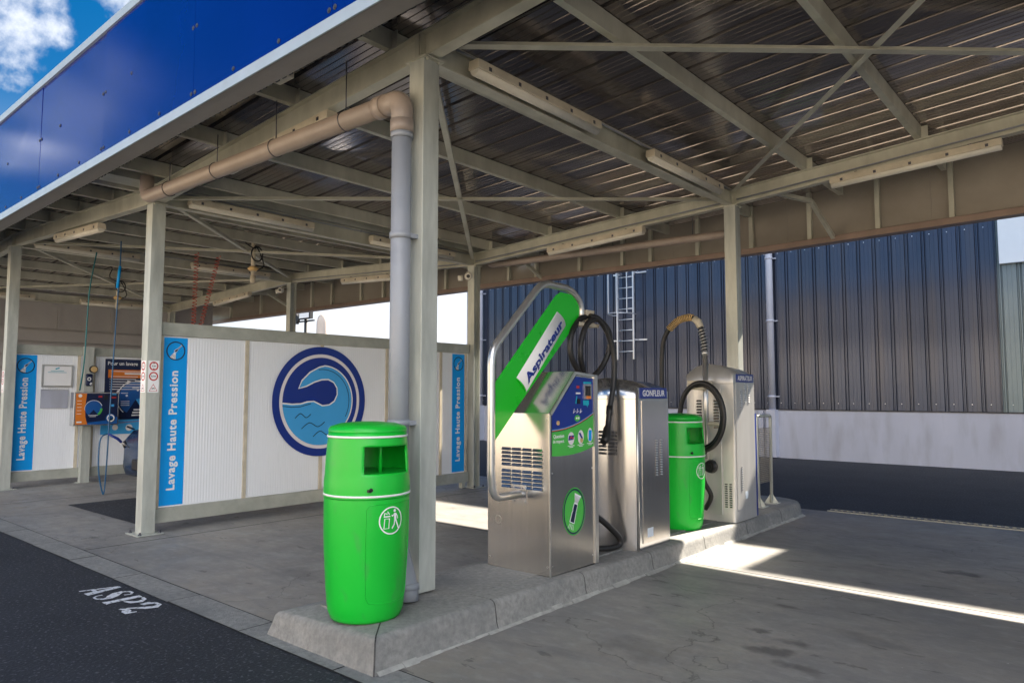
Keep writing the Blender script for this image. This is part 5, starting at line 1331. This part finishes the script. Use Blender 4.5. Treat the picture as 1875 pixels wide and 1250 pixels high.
g = MB(); g.tube([(-3.535, 7.30, 2.27), (-3.56, 7.30, 2.33), (-3.61, 7.30, 2.375)], [.036, .042, .038], 12); g.build('hose_knuckle', 'lamp_body', ah)
g = MB(); g.tube([(-3.49, 7.40, .76), (-3.49, 7.34, .76)], [.075, .06], 20); g.tube([(-3.49, 7.34, .76), (-3.49, 7.33, .76)], [.035, .035], 16); g.build('suction_port', 'rubber', av)

# ------------------------------------------------------------------ hoop barrier
br = empty('hoop_barrier', (-3.5, 8.93, (KH - .03)), 'galvanised hoop barrier with wire mesh infill at the far end of the island', 'barrier')
g = MB(); g.tube(fillet([(-3.50, 8.72, (KH - .03)), (-3.50, 8.70, 1.27), (-3.50, 9.15, 1.27), (-3.50, 9.13, (KH - .03))], .05, 6), .020, 12); g.build('hoop', 'steel_col', br)
g = MB()
for i in range(14): y = 8.735 + i * .028; g.box(-3.502, -3.498, y - .0022, y + .0022, .45, 1.12)
for i in range(30): z = .45 + i * .0230; g.box(-3.4975, -3.4935, 8.722, 9.118, z - .0022, z + .0022)
g.build('wire_mesh', 'mesh', br)
g = MB()
for y in (8.72, 9.13):
    for a in range(4):
        c, s = math.cos(a * math.pi / 2 + .4), math.sin(a * math.pi / 2 + .4)
        g.add([(-3.5 + c * .018, y + s * .018, (KH - .03) + .008), (-3.5 + c * .08, y + s * .08, (KH - .03) + .008), (-3.5 + c * .018, y + s * .018, (KH - .03) + .11), (-3.5 + c * .018 + s * .004, y + s * .018 - c * .004, (KH - .03) + .008), (-3.5 + c * .08 + s * .004, y + s * .08 - c * .004, (KH - .03) + .008), (-3.5 + c * .018 + s * .004, y + s * .018 - c * .004, (KH - .03) + .11)],
              [(0, 1, 2), (5, 4, 3), (0, 2, 5, 3), (1, 4, 5, 2), (0, 3, 4, 1)])
    g.box(-3.585, -3.415, y - .085, y + .085, (KH - .03) + .001, (KH - .03) + .008)
split_build(g, 'foot_gusset', 'steel_col', br)

# ------------------------------------------------------------------ warehouse behind
bd = empty('warehouse', (-5, 24, 0), 'large warehouse with dark blue ribbed cladding above a pale rendered plinth', 'building')
YB = 17.6; BX0, BX1, XS = -17.1, 14.0, -0.5
g = MB(); g.box(BX0, XS, YB + .06, 34, 0, 8.98); g.box(XS, BX1, YB + .06, 34, 0, 9.872); g.build('wall_core', 'clad', bd)
g = MB(); g.box(BX0, BX1, YB - .05, YB + .058, -.05, 1.15); g.build('plinth', 'plinth', bd)
g = MB(); g.box(BX0 - .01, BX1, YB - .07, YB + .03, 1.151, 1.17); g.build('plinth_drip', 'dark', bd)
def cladding(xa, xb, za, zt, m, name, side=1):
    prof = []; x = xa
    while x < xb - .1:
        for dx, d in ((0, 0), (.012, .035), (.030, .035), (.042, .004), (.062, .004), (.074, .035), (.086, .035), (.098, 0), (.17, 0), (.172, .003), (.178, .003), (.18, 0), (.25, 0), (.252, .003), (.258, .003), (.26, 0)):
            prof.append((x + dx, YB + d))
        x += .33
    prof.append((min(x, xb), YB)); k = len(prof); g = MB()
    g.add([(a, b, za) for a, b in prof] + [(a, b, zt) for a, b in prof], [(i, i + 1, i + 1 + k, i + k) for i in range(k - 1)])
    c = g.build(name, m, bd, solid=.001)
    g = MB(); x = xa + .21
    while x < xb - .1:
        for z in (1.32, 5.0): g.cyl((x - .04, YB - .001, z), (0, -1, 0), .010, .005, 6)
        x += .33
    g.build('cladding_screws', 'alu', c)
cladding(BX0 + .25, -1.98, 1.172, 8.9, 'clad', 'ribbed_cladding')
cladding(-1.96, 12, 1.172, 8.9, 'clad2', 'grey_cladding')
g = MB(); g.box(BX0, BX0 + .24, YB - .03, YB + .04, 1.172, 8.9); g.build('corner_flashing', 'rwp', bd)
g = MB(); g.box(-1.90, .8, YB - .12, YB - .01, 4.18, 6.2); g.build('blank_sign_board', 'offwhite', bd, bevel=.01)
g = MB(); g.box(-6.98, -6.86, YB - .12, YB - .051, 0, 1.13); g.build('plinth_pilaster', 'rwp', bd)
dg_ = 'pale downpipes on the warehouse wall'
for x, lab in ((-6.62, 'pale grey downpipe on the dark cladding right of the far column'), (-16.36, 'pale downpipe at the left corner of the warehouse')):
    o = empty('downpipe', (x, YB - .14, 0), lab, 'downpipe', dg_)
    g = MB(); g.tube([(x, YB - .14, 1.15), (x, YB - .14, 8.7)], .085, 16); g.build('pipe', 'rwp', o)
    g = MB(); g.box(x - .11, x + .11, YB - .26, YB - .052, .02, 1.16); g.build('pipe_guard', 'rwp', o)
    g = MB()
    for z in (1.45, 3.3, 4.85, 6.6): g.tube([(x, YB - .14, z), (x, YB - .14, z + .05)], .096, 16); g.box(x - .14, x + .14, YB - .05, YB - .003, z + .01, z + .04)
    split_build(g, 'pipe_clip', 'rwp', o)
# caged access ladder
ld = empty('access_ladder', (-10.66, YB - .25, 2.5), 'aluminium access ladder with safety cage on the dark warehouse wall', 'ladder')
g = MB()
for x in (-10.93, -10.41): g.box(x - .02, x + .02, YB - .27, YB - .21, 2.50, 9.3)
g.build('rail', 'alu', ld)
g = MB(); z = 2.72
while z < 9.2: g.tube([(-10.91, YB - .24, z), (-10.43, YB - .24, z)], .015, 8); z += .30
g.build('rung', 'alu', ld)
g = MB()
for z in (3.75, 5.0, 6.3, 7.6, 8.9):
    g.tube([(-10.93 + .0, YB - .24, z)] + [(-10.93 + .26 - .62 * math.cos(a) * .62, YB - .30 - .62 * math.sin(a), z) for a in [i * math.pi / 14 for i in range(0, 15)]] + [(-10.41, YB - .24, z)], .016, 6)
for a in (.45, 1.1, math.pi / 2 + .3, 2.5): g.box(-10.67 - .385 * math.cos(a) - .012, -10.67 - .385 * math.cos(a) + .012, YB - .30 - .63 * math.sin(a), YB - .295 - .61 * math.sin(a), 3.75, 8.9)
g.build('safety_cage', 'alu', ld)
g = MB()
for z in (3.05, 4.95, 7.0):
    for x in (-10.93, -10.41): g.box(x - .015, x + .015, YB - .21, YB + .0, z - .02, z + .02)
    g.box(-10.39, -10.12, YB - .03, YB - .003, z - .02, z + .02); g.box(-11.2, -10.95, YB - .03, YB - .003, z - .02, z + .02)
split_build(g, 'wall_bracket', 'alu', ld)

# unseen pale building added behind the camera to bounce warm sunlight under the canopy
dp2 = empty('bounce_building', (-6, -24, 0), 'pale sand coloured building added unseen behind the camera to bounce sunlight', 'building')
g = MB(); g.box(-46, 30, -34, -20, 0, 6.5); g.build('wall', 'tan_wall', dp2)
g = MB(); g.box(-46.2, 30.2, -34.2, -19.8, 6.501, 6.8); g.build('roof_edge', 'trim', dp2)
for k in range(9):
    g = MB(); g.box(-42 + k * 8, -38.5 + k * 8, -19.999, -19.95, .01, 3.6); g.build('roller_door', 'wallsheet', dp2)

# ------------------------------------------------------------------ far things seen above the emblem wall
fl = empty('floodlight_mast', (-45.6, 30, 0), 'slim mast with two floodlights beyond the emblem wall', 'floodlight')
g = MB(); g.tube([(-45.6, 30, 0), (-45.6, 30, 7.7)], .13, 10); g.box(-46.9, -44.6, 29.93, 30.07, 6.78, 6.88); g.build('mast', 'dark', fl)
g = MB(); g.box(-45.4 - .75, -45.4 + .75, 29.7, 29.95, 6.95, 7.55); h1 = g.build('floodlight_head', 'dark', fl)
g = MB(); g.box(-45.4 - .6, -45.4 + .6, 29.67, 29.698, 7.03, 7.45); g.build('lamp_glass', 'white', h1)
g = MB(); g.bar((-47.1, 29.9, 7.35), (-46.4, 29.9, 6.9), .2, .6); g.build('floodlight_head', 'dark', fl)
tw = empty('round_tower', (-58, 40, 0), 'tan round tower far beyond the wash bays', 'tower')
g = MB(); g.lathe((-58, 40, 0), [(.62, 0), (.60, 7), (.58, 8.3), (.46, 8.8), (.22, 9.05), (0, 9.1)], 24); g.build('tower_shaft', 'tan_tower', tw)

# tidy: drop helper meshes that were started and not used
print('objects', len(bpy.data.objects))
